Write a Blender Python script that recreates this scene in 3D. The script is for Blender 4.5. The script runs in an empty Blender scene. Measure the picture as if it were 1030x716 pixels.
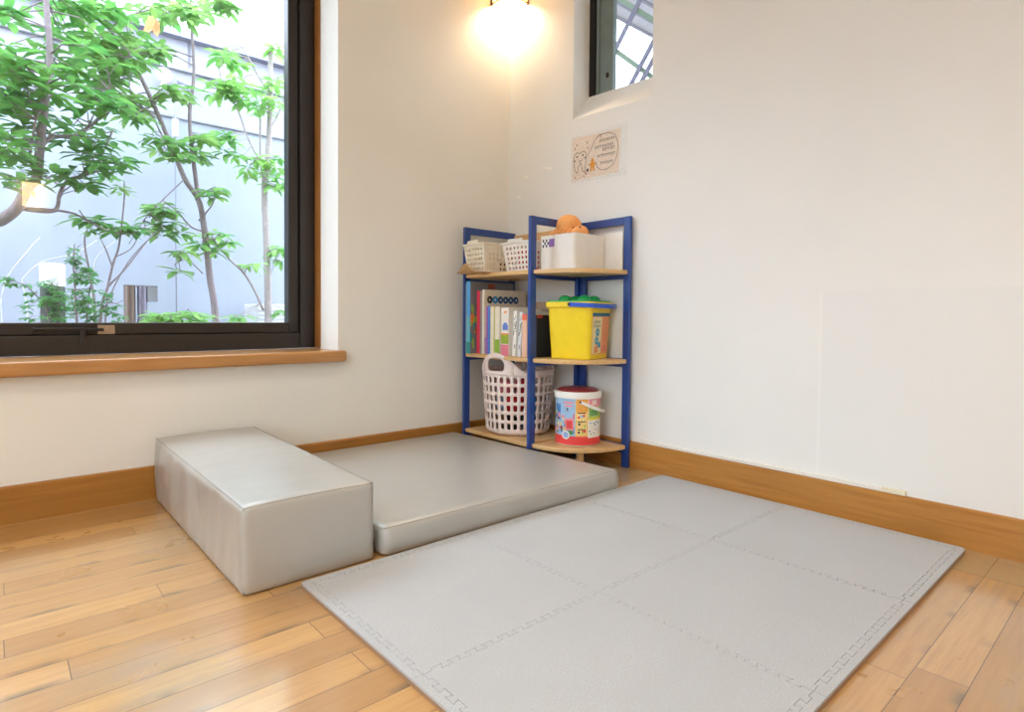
import bpy, bmesh, math, random
from mathutils import Vector, Matrix, noise
random.seed(7)
PI = math.pi
SC = bpy.context.scene
COL = SC.collection

# ------------------------------------------------------------------ camera
FPX, CYP = 593.73, 333.2
YAW, PIT, ROLL = 0.7248, -0.0264, 0.0078
CAM = Vector((-1.8847, -2.1565, 0.5908))
Fv = Vector((math.sin(YAW)*math.cos(PIT), math.cos(YAW)*math.cos(PIT), math.sin(PIT)))
R0 = Vector((math.cos(YAW), -math.sin(YAW), 0)); U0 = R0.cross(Fv)
Rv = R0*math.cos(ROLL) + U0*math.sin(ROLL); Uv = Rv.cross(Fv)

def at(px, py, y):
    """world point at distance plane y seen at a photo pixel (used for the trees of the garden)"""
    d = Fv + Rv*((px-515)/FPX) - Uv*((py-CYP)/FPX)
    return CAM + d*((y-CAM.y)/d.y)

cd = bpy.data.cameras.new('camera'); cam = bpy.data.objects.new('camera', cd); COL.objects.link(cam)
cam.matrix_world = Matrix(((Rv.x, Uv.x, -Fv.x, CAM.x), (Rv.y, Uv.y, -Fv.y, CAM.y), (Rv.z, Uv.z, -Fv.z, CAM.z), (0, 0, 0, 1)))
cd.sensor_width = 36; cd.lens = FPX/1030*36; cd.shift_y = (CYP-358)/1030; cd.clip_start = .02
SC.camera = cam

# ------------------------------------------------------------------ materials
def lin(c): return tuple((v/255/12.92 if v/255 <= .04045 else ((v/255+.055)/1.055)**2.4) for v in c)

class NT:
    def __init__(s, name):
        s.m = bpy.data.materials.new(name); s.m.use_nodes = True
        s.t = s.m.node_tree; s.b = s.t.nodes['Principled BSDF']
    def n(s, typ, **kw):
        nd = s.t.nodes.new(typ)
        for k, v in kw.items(): setattr(nd, k, v)
        return nd
    def put(s, v, sock):
        if isinstance(v, (int, float)): sock.default_value = v
        elif isinstance(v, tuple): sock.default_value = v if len(v) == len(sock.default_value) else (*v, 1)
        else: s.t.links.new(v, sock)
    def math(s, op, a, b=None, c=None):
        nd = s.n('ShaderNodeMath', operation=op); s.put(a, nd.inputs[0])
        if b is not None: s.put(b, nd.inputs[1])
        if c is not None: s.put(c, nd.inputs[2])
        return nd.outputs[0]
    def mix(s, f, a, b, mode='MIX'):
        nd = s.n('ShaderNodeMix', data_type='RGBA', blend_type=mode)
        s.put(f, nd.inputs[0]); s.put(a, nd.inputs[6]); s.put(b, nd.inputs[7]); return nd.outputs[2]
    def noise(s, vec, scale, detail=3, rough=.5):
        nd = s.n('ShaderNodeTexNoise'); nd.inputs['Scale'].default_value = scale
        nd.inputs['Detail'].default_value = detail; nd.inputs['Roughness'].default_value = rough
        s.put(vec, nd.inputs['Vector']); return nd.outputs['Fac']
    def ramp(s, f, a, b):
        nd = s.n('ShaderNodeMapRange'); s.put(f, nd.inputs[0]); nd.inputs[1].default_value = a; nd.inputs[2].default_value = b
        return nd.outputs[0]
    def bump(s, h, strength, dist=.01):
        nd = s.n('ShaderNodeBump'); nd.inputs['Strength'].default_value = strength; nd.inputs['Distance'].default_value = dist
        s.put(h, nd.inputs['Height']); s.t.links.new(nd.outputs[0], s.b.inputs['Normal'])
    def pos(s): return s.n('ShaderNodeTexCoord').outputs['Object']

MATS = {}
def mat(name, rgb, rough=.5, var=.06, scale=30, spec=.5, coat=0, metal=0, bump=0, trans=0):
    """plain painted / plastic surface with a faint procedural variation"""
    if name in MATS: return MATS[name]
    k = NT(name); c = lin(rgb); p = k.pos()
    f = k.noise(p, scale)
    col = k.mix(k.ramp(f, .3, .7), tuple(v*(1-var) for v in c), tuple(min(1, v*(1+var)) for v in c))
    k.put(col, k.b.inputs['Base Color'])
    k.b.inputs['Roughness'].default_value = rough; k.b.inputs['Metallic'].default_value = metal
    k.b.inputs['Specular IOR Level'].default_value = spec; k.b.inputs['Coat Weight'].default_value = coat
    if bump: k.bump(f, bump, .002)
    MATS[name] = k.m; return k.m

def wood(name, rgb, dark, axis='x', scale=6, rough=.4, stretch=14, coat=0):
    if name in MATS: return MATS[name]
    k = NT(name); mp = k.n('ShaderNodeMapping'); k.put(k.pos(), mp.inputs[0])
    s = [stretch]*3; s['xyz'.index(axis)] = 1; mp.inputs['Scale'].default_value = s
    f = k.noise(mp.outputs[0], scale, 5, .6); g = k.noise(mp.outputs[0], scale*.3, 2)
    col = k.mix(k.ramp(f, .35, .7), lin(rgb), lin(dark)); col = k.mix(k.ramp(g, .4, .7), col, tuple(v*.86 for v in lin(rgb)))
    k.put(col, k.b.inputs['Base Color']); k.b.inputs['Roughness'].default_value = rough; k.b.inputs['Coat Weight'].default_value = coat
    k.bump(f, .08, .001); MATS[name] = k.m; return k.m

def emis(name, rgb, st):
    k = NT(name); k.b.inputs['Base Color'].default_value = (*rgb, 1)
    k.b.inputs['Emission Color'].default_value = (*rgb, 1); k.b.inputs['Emission Strength'].default_value = st
    return k.m

def wall_mat(name, rgb, patch=False):
    k = NT(name); p = k.pos(); c = lin(rgb)
    f = k.noise(p, 2.2, 4); g = k.noise(p, 180, 2)
    col = k.mix(k.ramp(f, .35, .7), c, tuple(v*.965 for v in c))
    if patch:                                    # a repainted rectangle low on the wall
        sp = k.n('ShaderNodeSeparateXYZ'); k.put(p, sp.inputs[0])
        a = k.math('LESS_THAN', sp.outputs[1], -1.443); b = k.math('LESS_THAN', sp.outputs[2], .672)
        e = k.math('MULTIPLY', a, b)
        col = k.mix(e, col, tuple(v*q for v, q in zip(c, (.962, .968, .974))))
        # thin ridge of filler along the rectangle's left edge
        d = k.math('ABSOLUTE', k.math('ADD', sp.outputs[1], 1.438)); r = k.math('MULTIPLY', k.math('LESS_THAN', d, .005), b)
        col = k.mix(k.math('MULTIPLY', r, .3), col, tuple(min(1, v*1.06) for v in c))
    k.put(col, k.b.inputs['Base Color']); k.b.inputs['Roughness'].default_value = .6; k.b.inputs['Specular IOR Level'].default_value = .3
    k.bump(g, .12, .0012); return k.m

def floor_mat():
    k = NT('floor_planks'); p = k.pos(); sp = k.n('ShaderNodeSeparateXYZ'); k.put(p, sp.inputs[0]); X, Y = sp.outputs[0], sp.outputs[1]
    v = k.math('DIVIDE', k.math('ADD', Y, 1.8755+7.37), .0737)
    row = k.math('FLOOR', v); fy = k.math('FRACT', v)
    wn = k.n('ShaderNodeTexWhiteNoise', noise_dimensions='1D'); k.put(row, wn.inputs['W'])
    ln = k.math('MULTIPLY_ADD', wn.outputs['Value'], .5, .62)
    wn2 = k.n('ShaderNodeTexWhiteNoise', noise_dimensions='1D'); k.put(k.math('ADD', row, 77.3), wn2.inputs['W'])
    u = k.math('ADD', k.math('DIVIDE', k.math('ADD', X, 9.181), ln), wn2.outputs['Value'])
    idx = k.math('FLOOR', u); fx = k.math('FRACT', u)
    cmb = k.n('ShaderNodeCombineXYZ'); k.put(row, cmb.inputs[0]); k.put(idx, cmb.inputs[1])
    wn3 = k.n('ShaderNodeTexWhiteNoise', noise_dimensions='2D'); k.put(cmb.outputs[0], wn3.inputs['Vector']); rnd = wn3.outputs['Value']
    c2 = k.n('ShaderNodeCombineXYZ'); k.put(k.math('MULTIPLY', X, 1.6), c2.inputs[0]); k.put(k.math('MULTIPLY', Y, 26), c2.inputs[1]); k.put(k.math('MULTIPLY', rnd, 31), c2.inputs[2])
    grain = k.noise(c2.outputs[0], 3.2, 6, .65)
    big = k.noise(p, 3.1, 4, .6)
    col = k.mix(rnd, lin((178, 134, 78)), lin((208, 162, 98)))
    col = k.mix(k.math('MULTIPLY', k.ramp(grain, .42, .72), .55), col, lin((160, 112, 62)))
    worn = k.math('MULTIPLY', k.ramp(big, .5, .66), k.ramp(grain, .3, .62))
    col = k.mix(k.math('MULTIPLY', worn, .7), col, lin((166, 144, 114)))
    # bare grey border along the right wall
    bd = k.math('GREATER_THAN', X, -.181)
    col = k.mix(k.math('MULTIPLY', bd, .8), col, lin((176, 152, 108)))
    e1 = k.math('LESS_THAN', fy, .022); e2 = k.math('LESS_THAN', k.math('MULTIPLY', fx, ln), .0016)
    e3 = k.math('LESS_THAN', k.math('ABSOLUTE', k.math('ADD', X, .181)), .0012)
    seam = k.math('MAXIMUM', k.math('MAXIMUM', e1, e2), e3)
    # grime rubbed in along some seams near the right
    near = k.math('MULTIPLY', k.ramp(k.math('ABSOLUTE', k.math('SUBTRACT', fy, .02)), .25, .0), k.ramp(k.noise(p, 9, 3), .52, .66))
    col = k.mix(k.math('MULTIPLY', near, .8), col, lin((92, 78, 62)))
    col = k.mix(k.math('MULTIPLY', seam, .8), col, lin((74, 48, 26)))
    k.put(col, k.b.inputs['Base Color'])
    rg = k.math('MULTIPLY_ADD', k.noise(p, 7, 3), .22, .2); k.put(rg, k.b.inputs['Roughness'])
    k.b.inputs['Specular IOR Level'].default_value = .8; k.b.inputs['Coat Weight'].default_value = 1.0; k.b.inputs['Coat Roughness'].default_value = .13
    hb = k.math('SUBTRACT', k.math('MULTIPLY', grain, .12), seam); k.bump(hb, .18, .0015)
    return k.m

def carpet_mat():
    k = NT('grey_pile'); p = k.pos(); f = k.noise(p, 420, 2); g = k.noise(p, 5, 3); h = k.noise(p, 60, 3)
    c = lin((186, 188, 190))
    col = k.mix(k.ramp(f, .3, .7), tuple(v*.8 for v in c), tuple(v*1.12 for v in c))
    col = k.mix(k.math('MULTIPLY', k.ramp(g, .4, .65), .5), col, tuple(v*.9 for v in c))
    col = k.mix(k.math('MULTIPLY', k.ramp(h, .45, .7), .3), col, tuple(v*.92 for v in c))
    k.put(col, k.b.inputs['Base Color']); k.b.inputs['Roughness'].default_value = .95; k.b.inputs['Specular IOR Level'].default_value = .15
    k.b.inputs['Sheen Weight'].default_value = .15
    k.bump(f, .5, .002); return k.m

def vinyl_mat():
    k = NT('grey_vinyl'); p = k.pos(); f = k.noise(p, 240, 3); g = k.noise(p, 6, 3)
    c = lin((176, 174, 168))
    col = k.mix(k.ramp(g, .35, .7), c, tuple(v*.95 for v in c))
    k.put(col, k.b.inputs['Base Color']); k.b.inputs['Roughness'].default_value = .30; k.b.inputs['Specular IOR Level'].default_value = .8; k.b.inputs['Coat Weight'].default_value = .6; k.b.inputs['Coat Roughness'].default_value = .38
    k.bump(f, .06, .001); return k.m

def leaf_mat(name, rgb, rgb2):
    k = NT(name); t = k.t; p = k.pos(); f = k.noise(p, 9, 2)
    col = k.mix(k.ramp(f, .35, .65), lin(rgb), lin(rgb2))
    k.put(col, k.b.inputs['Base Color']); k.b.inputs['Roughness'].default_value = .45
    tr = k.n('ShaderNodeBsdfTranslucent'); k.put(col, tr.inputs[0])
    mx = k.n('ShaderNodeMixShader'); mx.inputs[0].default_value = .5
    t.links.new(k.b.outputs[0], mx.inputs[1]); t.links.new(tr.outputs[0], mx.inputs[2])
    t.links.new(mx.outputs[0], t.nodes['Material Output'].inputs[0]); return k.m

def glass_mat():
    k = NT('window_glass'); t = k.t; t.nodes.remove(k.b)
    tr = k.n('ShaderNodeBsdfTransparent'); tr.inputs[0].default_value = (.95, .97, .97, 1)
    gl = k.n('ShaderNodeBsdfGlossy'); gl.inputs['Roughness'].default_value = 0
    fr = k.n('ShaderNodeFresnel'); ge = k.n('ShaderNodeNewGeometry'); k.put(k.math('MULTIPLY_ADD', ge.outputs['Backfacing'], 1/1.5-1.5, 1.5), fr.inputs[0])
    mx = k.n('ShaderNodeMixShader'); t.links.new(fr.outputs[0], mx.inputs[0])
    t.links.new(tr.outputs[0], mx.inputs[1]); t.links.new(gl.outputs[0], mx.inputs[2])
    t.links.new(mx.outputs[0], t.nodes['Material Output'].inputs[0]); return k.m

def film_mat(name, rgb, alpha, rough=.2):
    k = NT(name); k.b.inputs['Base Color'].default_value = (*lin(rgb), 1); k.b.inputs['Alpha'].default_value = alpha
    k.b.inputs['Roughness'].default_value = rough; return k.m

def shade_mat():
    k = NT('lamp_shade_paper'); t = k.t
    k.b.inputs['Base Color'].default_value = (*lin((226, 196, 150)), 1); k.b.inputs['Roughness'].default_value = .6
    tr = k.n('ShaderNodeBsdfTranslucent'); tr.inputs[0].default_value = (*lin((240, 214, 170)), 1)
    mx = k.n('ShaderNodeMixShader'); mx.inputs[0].default_value = .7
    t.links.new(k.b.outputs[0], mx.inputs[1]); t.links.new(tr.outputs[0], mx.inputs[2])
    t.links.new(mx.outputs[0], t.nodes['Material Output'].inputs[0]); return k.m

WALL = wall_mat('wall_paint', (238, 235, 226)); WALLR = wall_mat('wall_paint_patched', (238, 237, 232), True)
FLOOR = floor_mat(); CARPET = carpet_mat(); VINYL = vinyl_mat(); GLASS = glass_mat()
EVA = mat('eva_foam', (160, 128, 100), .8)
BASEL = wood('baseboard_wood', (178, 122, 52), (150, 98, 36), 'x', 5, .35); BASER = wood('baseboard_wood_side', (190, 132, 62), (164, 108, 44), 'y', 5, .35)
SILLW = wood('sill_wood', (196, 142, 82), (168, 114, 58), 'x', 6, .28, coat=.3); TRIMW = wood('casing_wood', (170, 112, 52), (140, 88, 36), 'z', 6, .35)
ALU = mat('bronze_aluminium', (52, 47, 44), .38, .04, 40, metal=.35); ALUD = mat('black_gasket', (16, 15, 16), .6)
STEEL = mat('dark_steel', (60, 56, 54), .3, metal=.8); SILVER = mat('silver_label', (170, 150, 128), .4, metal=.4)
BLUE = mat('blue_lacquer', (30, 66, 140), .3, .08, 25, coat=.2); BIRCH = wood('birch_board', (228, 190, 134), (206, 162, 104), 'y', 6, .38)
WHITEP = mat('white_plastic', (236, 230, 220), .38, .02); BASKP = mat('blush_white_plastic', (240, 224, 216), .36, .02); CREAMP = mat('cream_plastic', (236, 228, 208), .38, .02)
YEL = mat('yellow_plastic', (246, 214, 30), .35, .03); BLUP = mat('blue_plastic', (44, 92, 200), .35); GRN = mat('green_plastic', (20, 160, 80), .3)
ORANGE = mat('orange_plush', (253, 178, 112), .9, .12, 120, .1, bump=.5); TAN = mat('tan_card', (200, 158, 106), .7, .06)
BLACK = mat('black', (26, 24, 26), .5); WHITE = mat('white', (240, 238, 232), .6, .02)
CONC = None

# ------------------------------------------------------------------ mesh helpers
class MB:
    def __init__(s): s.b = bmesh.new()
    def face(s, pts, m=0):
        f = s.b.faces.new([s.b.verts.new(p) for p in pts]); f.material_index = m; return f
    def vf(s, vs, m=0):
        try: f = s.b.faces.new(vs); f.material_index = m; return f
        except ValueError: return None
    def box(s, x0, x1, y0, y1, z0, z1, m=0, M=None):
        v = [Vector((x, y, z)) for x in (x0, x1) for y in (y0, y1) for z in (z0, z1)]
        if M: v = [M @ p for p in v]
        v = [s.b.verts.new(p) for p in v]
        for q in ((0, 1, 3, 2), (4, 6, 7, 5), (0, 4, 5, 1), (2, 3, 7, 6), (0, 2, 6, 4), (1, 5, 7, 3)): s.vf([v[i] for i in q], m)
        return s
    def prism(s, poly, z0, z1, m=0, mtop=None, M=None):
        f3 = lambda p, z: (M @ Vector((p[0], p[1], z))) if M else Vector((p[0], p[1], z))
        a = [s.b.verts.new(f3(p, z0)) for p in poly]; b = [s.b.verts.new(f3(p, z1)) for p in poly]; n = len(poly)
        for i in range(n): s.vf([a[i], a[(i+1) % n], b[(i+1) % n], b[i]], m)
        s.vf(list(reversed(a)), m); s.vf(b, m if mtop is None else mtop); return s
    def tube(s, pts, r, n=8, m=0, cap=True):
        pts = [Vector(p) for p in pts]; rr = r if isinstance(r, (list, tuple)) else [r]*len(pts); rings = []; ref = None
        for i, p in enumerate(pts):
            t = (pts[min(i+1, len(pts)-1)]-pts[max(i-1, 0)]).normalized()
            if ref is None: ref = t.orthogonal().normalized()
            ref = (ref - t*ref.dot(t)).normalized(); w = t.cross(ref)
            rings.append([s.b.verts.new(p + (ref*math.cos(a)+w*math.sin(a))*rr[i]) for a in (2*PI*j/n for j in range(n))])
        for a, b in zip(rings, rings[1:]):
            for j in range(n): s.vf([a[j], a[(j+1) % n], b[(j+1) % n], b[j]], m)
        if cap: s.vf(list(reversed(rings[0])), m); s.vf(rings[-1], m)
        return s
    def ribbon(s, pts, up, w, t, m=0):
        pts = [Vector(p) for p in pts]; up = Vector(up).normalized(); rings = []
        for i, p in enumerate(pts):
            d = (pts[min(i+1, len(pts)-1)]-pts[max(i-1, 0)]).normalized(); u = (up - d*up.dot(d)).normalized(); q = d.cross(u)
            rings.append([s.b.verts.new(p + u*a*w/2 + q*b*t/2) for a, b in ((-1, -1), (1, -1), (1, 1), (-1, 1))])
        for a, b in zip(rings, rings[1:]):
            for j in range(4): s.vf([a[j], a[(j+1) % 4], b[(j+1) % 4], b[j]], m)
        s.vf(list(reversed(rings[0])), m); s.vf(rings[-1], m); return s
    def lathe(s, prof, c=(0, 0, 0), n=40, m=0, cap0=True, cap1=True, sx=1, sy=1):
        c = Vector(c); rings = [[s.b.verts.new(c+Vector((r*sx*math.cos(2*PI*j/n), r*sy*math.sin(2*PI*j/n), z))) for j in range(n)] for r, z in prof]
        for a, b in zip(rings, rings[1:]):
            for j in range(n): s.vf([a[j], a[(j+1) % n], b[(j+1) % n], b[j]], m)
        if cap0: s.vf(list(reversed(rings[0])), m)
        if cap1: s.vf(rings[-1], m)
        return s
    def ball(s, c, r, m=0, n=20, k=12, M=None):
        r = Vector(r) if not isinstance(r, (int, float)) else Vector((r, r, r)); c = Vector(c)
        def P(i, j):
            a, e = 2*PI*j/n, -PI/2+PI*i/k; v = Vector((r.x*math.cos(e)*math.cos(a), r.y*math.cos(e)*math.sin(a), r.z*math.sin(e)))
            return c + (M @ v if M else v)
        bot = s.b.verts.new(P(0, 0)); top = s.b.verts.new(P(k, 0)); rings = [[s.b.verts.new(P(i, j)) for j in range(n)] for i in range(1, k)]
        for j in range(n):
            s.vf([bot, rings[0][(j+1) % n], rings[0][j]], m); s.vf([rings[-1][j], rings[-1][(j+1) % n], top], m)
        for a, b in zip(rings, rings[1:]):
            for j in range(n): s.vf([a[j], a[(j+1) % n], b[(j+1) % n], b[j]], m)
        return s
    def cell(s, f, u0, u1, v0, v1, hw, hh, m=0, k=3, cu=None, cv=None):
        """one wall cell pierced by a rounded slot; f maps (u, v) to space, hw/hh are the half sizes of the slot in u, v"""
        cu = (u0+u1)/2 if cu is None else cu; cv = (v0+v1)/2 if cv is None else cv
        n = 4*k; out, inn = [], []
        for side in range(4):
            for i in range(k):
                t = i/k; u, v = [(u0+(u1-u0)*t, v0), (u1, v0+(v1-v0)*t), (u1-(u1-u0)*t, v1), (u0, v1-(v1-v0)*t)][side]
                out.append((u, v))
        for (u, v) in out:
            a = math.atan2((v-(v0+v1)/2)/(v1-v0), (u-(u0+u1)/2)/(u1-u0)); c, d = math.cos(a), math.sin(a); e = .55
            inn.append((cu+hw*math.copysign(abs(c)**e, c), cv+hh*math.copysign(abs(d)**e, d)))
        A = [s.b.verts.new(f(*p)) for p in out]; B = [s.b.verts.new(f(*p)) for p in inn]
        for i in range(n): s.vf([A[i], A[(i+1) % n], B[(i+1) % n], B[i]], m)
    def quadf(s, f, u0, u1, v0, v1, m=0, k=1, l=1):
        g = [[s.b.verts.new(f(u0+(u1-u0)*i/k, v0+(v1-v0)*j/l)) for j in range(l+1)] for i in range(k+1)]
        for i in range(k):
            for j in range(l): s.vf([g[i][j], g[i+1][j], g[i+1][j+1], g[i][j+1]], m)
    def obj(s, name, mats, parent=None, smooth=False, bevel=0, solid=0, segs=2, weld=0, angle=None, offset=-1):
        if weld: bmesh.ops.remove_doubles(s.b, verts=s.b.verts, dist=weld)
        bmesh.ops.recalc_face_normals(s.b, faces=s.b.faces)
        me = bpy.data.meshes.new(name); s.b.to_mesh(me); s.b.free()
        for m in (mats if isinstance(mats, (list, tuple)) else [mats]): me.materials.append(m)
        o = bpy.data.objects.new(name, me); COL.objects.link(o)
        if smooth:
            for p in me.polygons: p.use_smooth = True
            if angle:
                try: me.set_sharp_from_angle(angle=math.radians(angle))
                except Exception: pass
        if solid:
            md = o.modifiers.new('solid', 'SOLIDIFY'); md.thickness = solid; md.offset = offset
        if bevel:
            md = o.modifiers.new('bevel', 'BEVEL'); md.width = bevel; md.segments = segs; md.limit_method = 'ANGLE'; md.angle_limit = .6
        if parent: o.parent = parent
        return o

def thing(name, label, cat, loc=(0, 0, 0), rz=0, group=None):
    o = bpy.data.objects.new(name, None); o.empty_display_size = .05; COL.objects.link(o)
    o.location = loc; o.rotation_euler = (0, 0, rz); return tag(o, label, cat, group)
def tag(o, label, cat, group=None):
    o['label'] = label; o['category'] = cat
    if group: o['group'] = group
    return o
def struct(o, label=None, cat=None):
    o['kind'] = 'structure'
    if label: o['label'] = label
    if cat: o['category'] = cat
    return o

# ------------------------------------------------------------------ the room shell
X0, Y0, ZC = -4.3, -4.0, 2.5           # room runs to x=-4.3, y=-4.0; corner seen in the photo at (0,0)
m = MB(); m.box(X0-.1, .14, Y0-.1, .0, -.1, 0); struct(m.obj('floor', FLOOR), 'worn varnished oak strip floor', 'floor')
m = MB(); m.box(X0-.1, .14, Y0-.1, .3, ZC, ZC+.12); struct(m.obj('ceiling', WALL), 'plain white ceiling', 'ceiling')
# wall with the garden window
WX0, WX1, WZ0, WZ1, WT = -2.75, -.8746, .412, 2.2, .30
m = MB()
m.box(X0-.1, WX0, 0, WT, -.1, ZC); m.box(WX1, .14, 0, WT, -.1, ZC); m.box(WX0, WX1, 0, WT, -.1, WZ0); m.box(WX0, WX1, 0, WT, WZ1, ZC)
struct(m.obj('wall_left', WALL), 'cream painted wall with the garden window', 'wall')
# right wall with the small high window and its splayed sill
RT = .14; a0, a1, b0, b1 = -.8165, -.413, 1.428, 2.18
m = MB()
m.box(0, RT, Y0-.1, a0, -.1, ZC); m.box(0, RT, a1, 0, -.1, ZC); m.box(0, RT, a0, a1, -.1, b0-.02); m.box(0, RT, a0, a1, b1, ZC)
pl = [(0, b0-.02), (RT, b0-.02), (RT, 1.552), (.1, 1.547), (0, b0)]
A = [m.b.verts.new((x, a0, z-(.0055 if z > b0-.01 else 0))) for x, z in pl]; Bv = [m.b.verts.new((x, a1, z+(.0055 if z > b0-.01 else 0))) for x, z in pl]
for i in range(5): m.vf([A[i], A[(i+1) % 5], Bv[(i+1) % 5], Bv[i]])
struct(m.obj('wall_right', WALLR), 'white painted wall with a repainted patch', 'wall')
m = MB(); m.box(X0-.1, .14, Y0-.1, Y0, -.1, ZC); struct(m.obj('wall_rear', WALL))
LY0, LY1, LZ0, LZ1 = -3.2, -1.4, .5, 1.9
m = MB(); m.box(X0-.1, X0, Y0, LY0, -.1, ZC); m.box(X0-.1, X0, LY1, 0, -.1, ZC); m.box(X0-.1, X0, LY0, LY1, -.1, LZ0); m.box(X0-.1, X0, LY0, LY1, LZ1, ZC); struct(m.obj('wall_far', WALL))
# baseboards
def board_prof(t, h): return [(0, 0), (t, 0), (t, h-.004), (t-.004, h), (0, h)]
m = MB()
A = [m.b.verts.new((X0, -u, z)) for u, z in board_prof(.012, .105)]; Bv = [m.b.verts.new((-.0125, -u, z)) for u, z in board_prof(.012, .105)]
for i in range(5): m.vf([A[i], A[(i+1) % 5], Bv[(i+1) % 5], Bv[i]])
m.vf(A); m.vf(Bv); struct(m.obj('baseboard_left', BASEL), 'brown wooden baseboard under the garden window', 'baseboard')
m = MB()
A = [m.b.verts.new((-u, Y0, z)) for u, z in board_prof(.012, .1034)]; Bv = [m.b.verts.new((-u, 0, z)) for u, z in board_prof(.012, .1034)]
for i in range(5): m.vf([A[i], A[(i+1) % 5], Bv[(i+1) % 5], Bv[i]])
m.vf(A); m.vf(Bv); struct(m.obj('baseboard_right', BASER), 'honey brown wooden baseboard along the right wall', 'baseboard')
# window sill board (wood, rounded nose, horn past the opening) and casing strip
m = MB(); sx1 = -.8557
m.prism([(WX0, -.046), (sx1-.012, -.046), (sx1-.003, -.042), (sx1, -.033), (sx1, -.0005), (WX1-.0005, -.0005), (WX1-.0005, .21), (WX0, .21)], .4105, .453)
struct(m.obj('trim_1', SILLW, bevel=.011, segs=4), 'light brown wooden window sill', 'window sill')
m = MB(); m.box(WX1-.003, WX1-.0002, .158, .21, .453, WZ1); struct(m.obj('trim_2', TRIMW), 'narrow brown casing strip beside the black window frame', 'trim')

# ------------------------------------------------------------------ windows
def rect_frame(mb, x0, x1, z0, z1, w, y0, y1, mm=0):
    mb.box(x0, x0+w, y0, y1, z0, z1, mm); mb.box(x1-w, x1, y0, y1, z0, z1, mm)
    mb.box(x0+w, x1-w, y0, y1, z0, z0+w, mm); mb.box(x0+w, x1-w, y0, y1, z1-w, z1, mm)
w1 = bpy.data.objects.new('window_1', None); COL.objects.link(w1); w1.location = (-1.8, .25, .453); struct(w1, 'large window with a dark bronze frame looking onto the garden', 'window')
def wpart(o): o.parent = w1; o.matrix_parent_inverse = Matrix.Translation((1.8, -.25, -.453)); return o
m = MB(); rect_frame(m, WX0, WX1-.001, .453, WZ1, .063, .21, .27); wpart(m.obj('frame', ALU, bevel=.003))
m = MB(); rect_frame(m, WX0+.067, WX1-.001-.067, .453+.064, WZ1-.067, .04, .218, .268); wpart(m.obj('sash', ALU, bevel=.004))
m = MB(); rect_frame(m, WX0+.06, WX1-.06, .453+.058, WZ1-.06, .012, .225, .26); wpart(m.obj('gasket', ALUD))
m = MB(); m.box(WX0+.1, WX1-.1, .251, .255, .54, WZ1-.1); wpart(m.obj('pane', GLASS))
m = MB(); m.box(-1.785, -1.66, .196, .206, .533, .541); m.box(-1.664, -1.652, .196, .212, .487, .541); m.box(-1.668, -1.6, .205, .219, .529, .539); m.box(-1.785, -1.775, .2, .218, .528, .541)
wpart(m.obj('handle', STEEL, bevel=.002))
m = MB(); m.box(-1.616, -1.569, .2165, .2185, .519, .549); wpart(m.obj('label_plate', SILVER))
w3 = bpy.data.objects.new('fill_window', None); COL.objects.link(w3); struct(w3, 'wide unseen window added for daylight on the wall behind and left of the camera', 'window')  # out of view, added to bring cool daylight onto the right wall
m = MB()
for y in (LY0, (LY0+LY1)/2-.025, LY1-.05): m.box(X0-.09, X0-.03, y, y+.05, LZ0, LZ1)
m.box(X0-.09, X0-.03, LY0, LY1, LZ0, LZ0+.05); m.box(X0-.09, X0-.03, LY0, LY1, LZ1-.05, LZ1); m.obj('frame', ALU, w3)
m = MB(); m.box(X0-.062, X0-.058, LY0+.05, LY1-.05, LZ0+.05, LZ1-.05); m.obj('pane', GLASS, w3)
# small window
w2 = bpy.data.objects.new('window_2', None); COL.objects.link(w2); struct(w2, 'small high window with a diagonal lattice outside', 'window')
m = MB(); m.box(.1, .125, a1-.032, a1, 1.50, b1); m.box(.1, .125, a0-.05, a0+.03, 1.50, b1); m.box(.1, .125, a0, a1, b1-.04, b1); m.obj('frame', ALUD, w2)
m = MB(); m.box(.104, .13, -.541, -.448, 1.50, b1-.04); m.box(.104, .13, -.80, -.786, 1.5, b1-.04); m.box(.104, .13, -.786, -.541, 1.5, 1.53)
m.box(.098, .104, -.47, -.462, 1.5, b1-.04); m.obj('sash', mat('grey_green_aluminium', (120, 132, 128), .35, metal=.4), w2, bevel=.003)
m = MB(); m.box(.115, .118, -.786, -.541, 1.53, b1-.04); m.obj('pane', GLASS, w2)
m = MB(); m.ball((.1, -.515, 1.62), (.006, .008, .012)); m.obj('latch', STEEL, w2, smooth=True)

# ------------------------------------------------------------------ lamps and light
SHADE = shade_mat(); BULB = emis('bulb_glow', (1, .80, .52), 60)
t = thing('wall_lamp', 'square paper shaded wall lamp glowing in the corner above the shelf', 'lamp', (0, 0, 2.03))
s1, s2, hz = .122, .128, .20
m = MB(); m.box(-s1, -.0, -s2, -s2+.004, .004, hz); m.box(-s1, -s1+.004, -s2+.004, 0, .004, hz); m.obj('shade', SHADE, t)
BR = mat('lamp_wood', (150, 112, 70), .5)
for (x, y) in ((-s1, -.012), (-s1-.002, -s2-.002), (-.012, -s2)):
    m = MB(); m.box(x, x+.012, y, y+.012, 0, hz+.004); m.obj('frame_post', BR, t, bevel=.001)
m = MB(); m.box(-s1, 0, -s2-.001, -s2+.003, 0, .006); m.obj('rim', BR, t); m = MB(); m.box(-s1-.001, -s1+.003, -s2, 0, 0, .006); m.obj('rim', BR, t)
m = MB(); m.box(-.03, 0, -.03, 0, .09, .13); m.tube([(-.02, -.02, .11), (-.05, -.052, .11)], .012, 12); m.obj('bracket', STEEL, t)
m = MB(); m.ball((-.062, -.066, .085), .024); m.obj('bulb', BULB, t, smooth=True)
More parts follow.
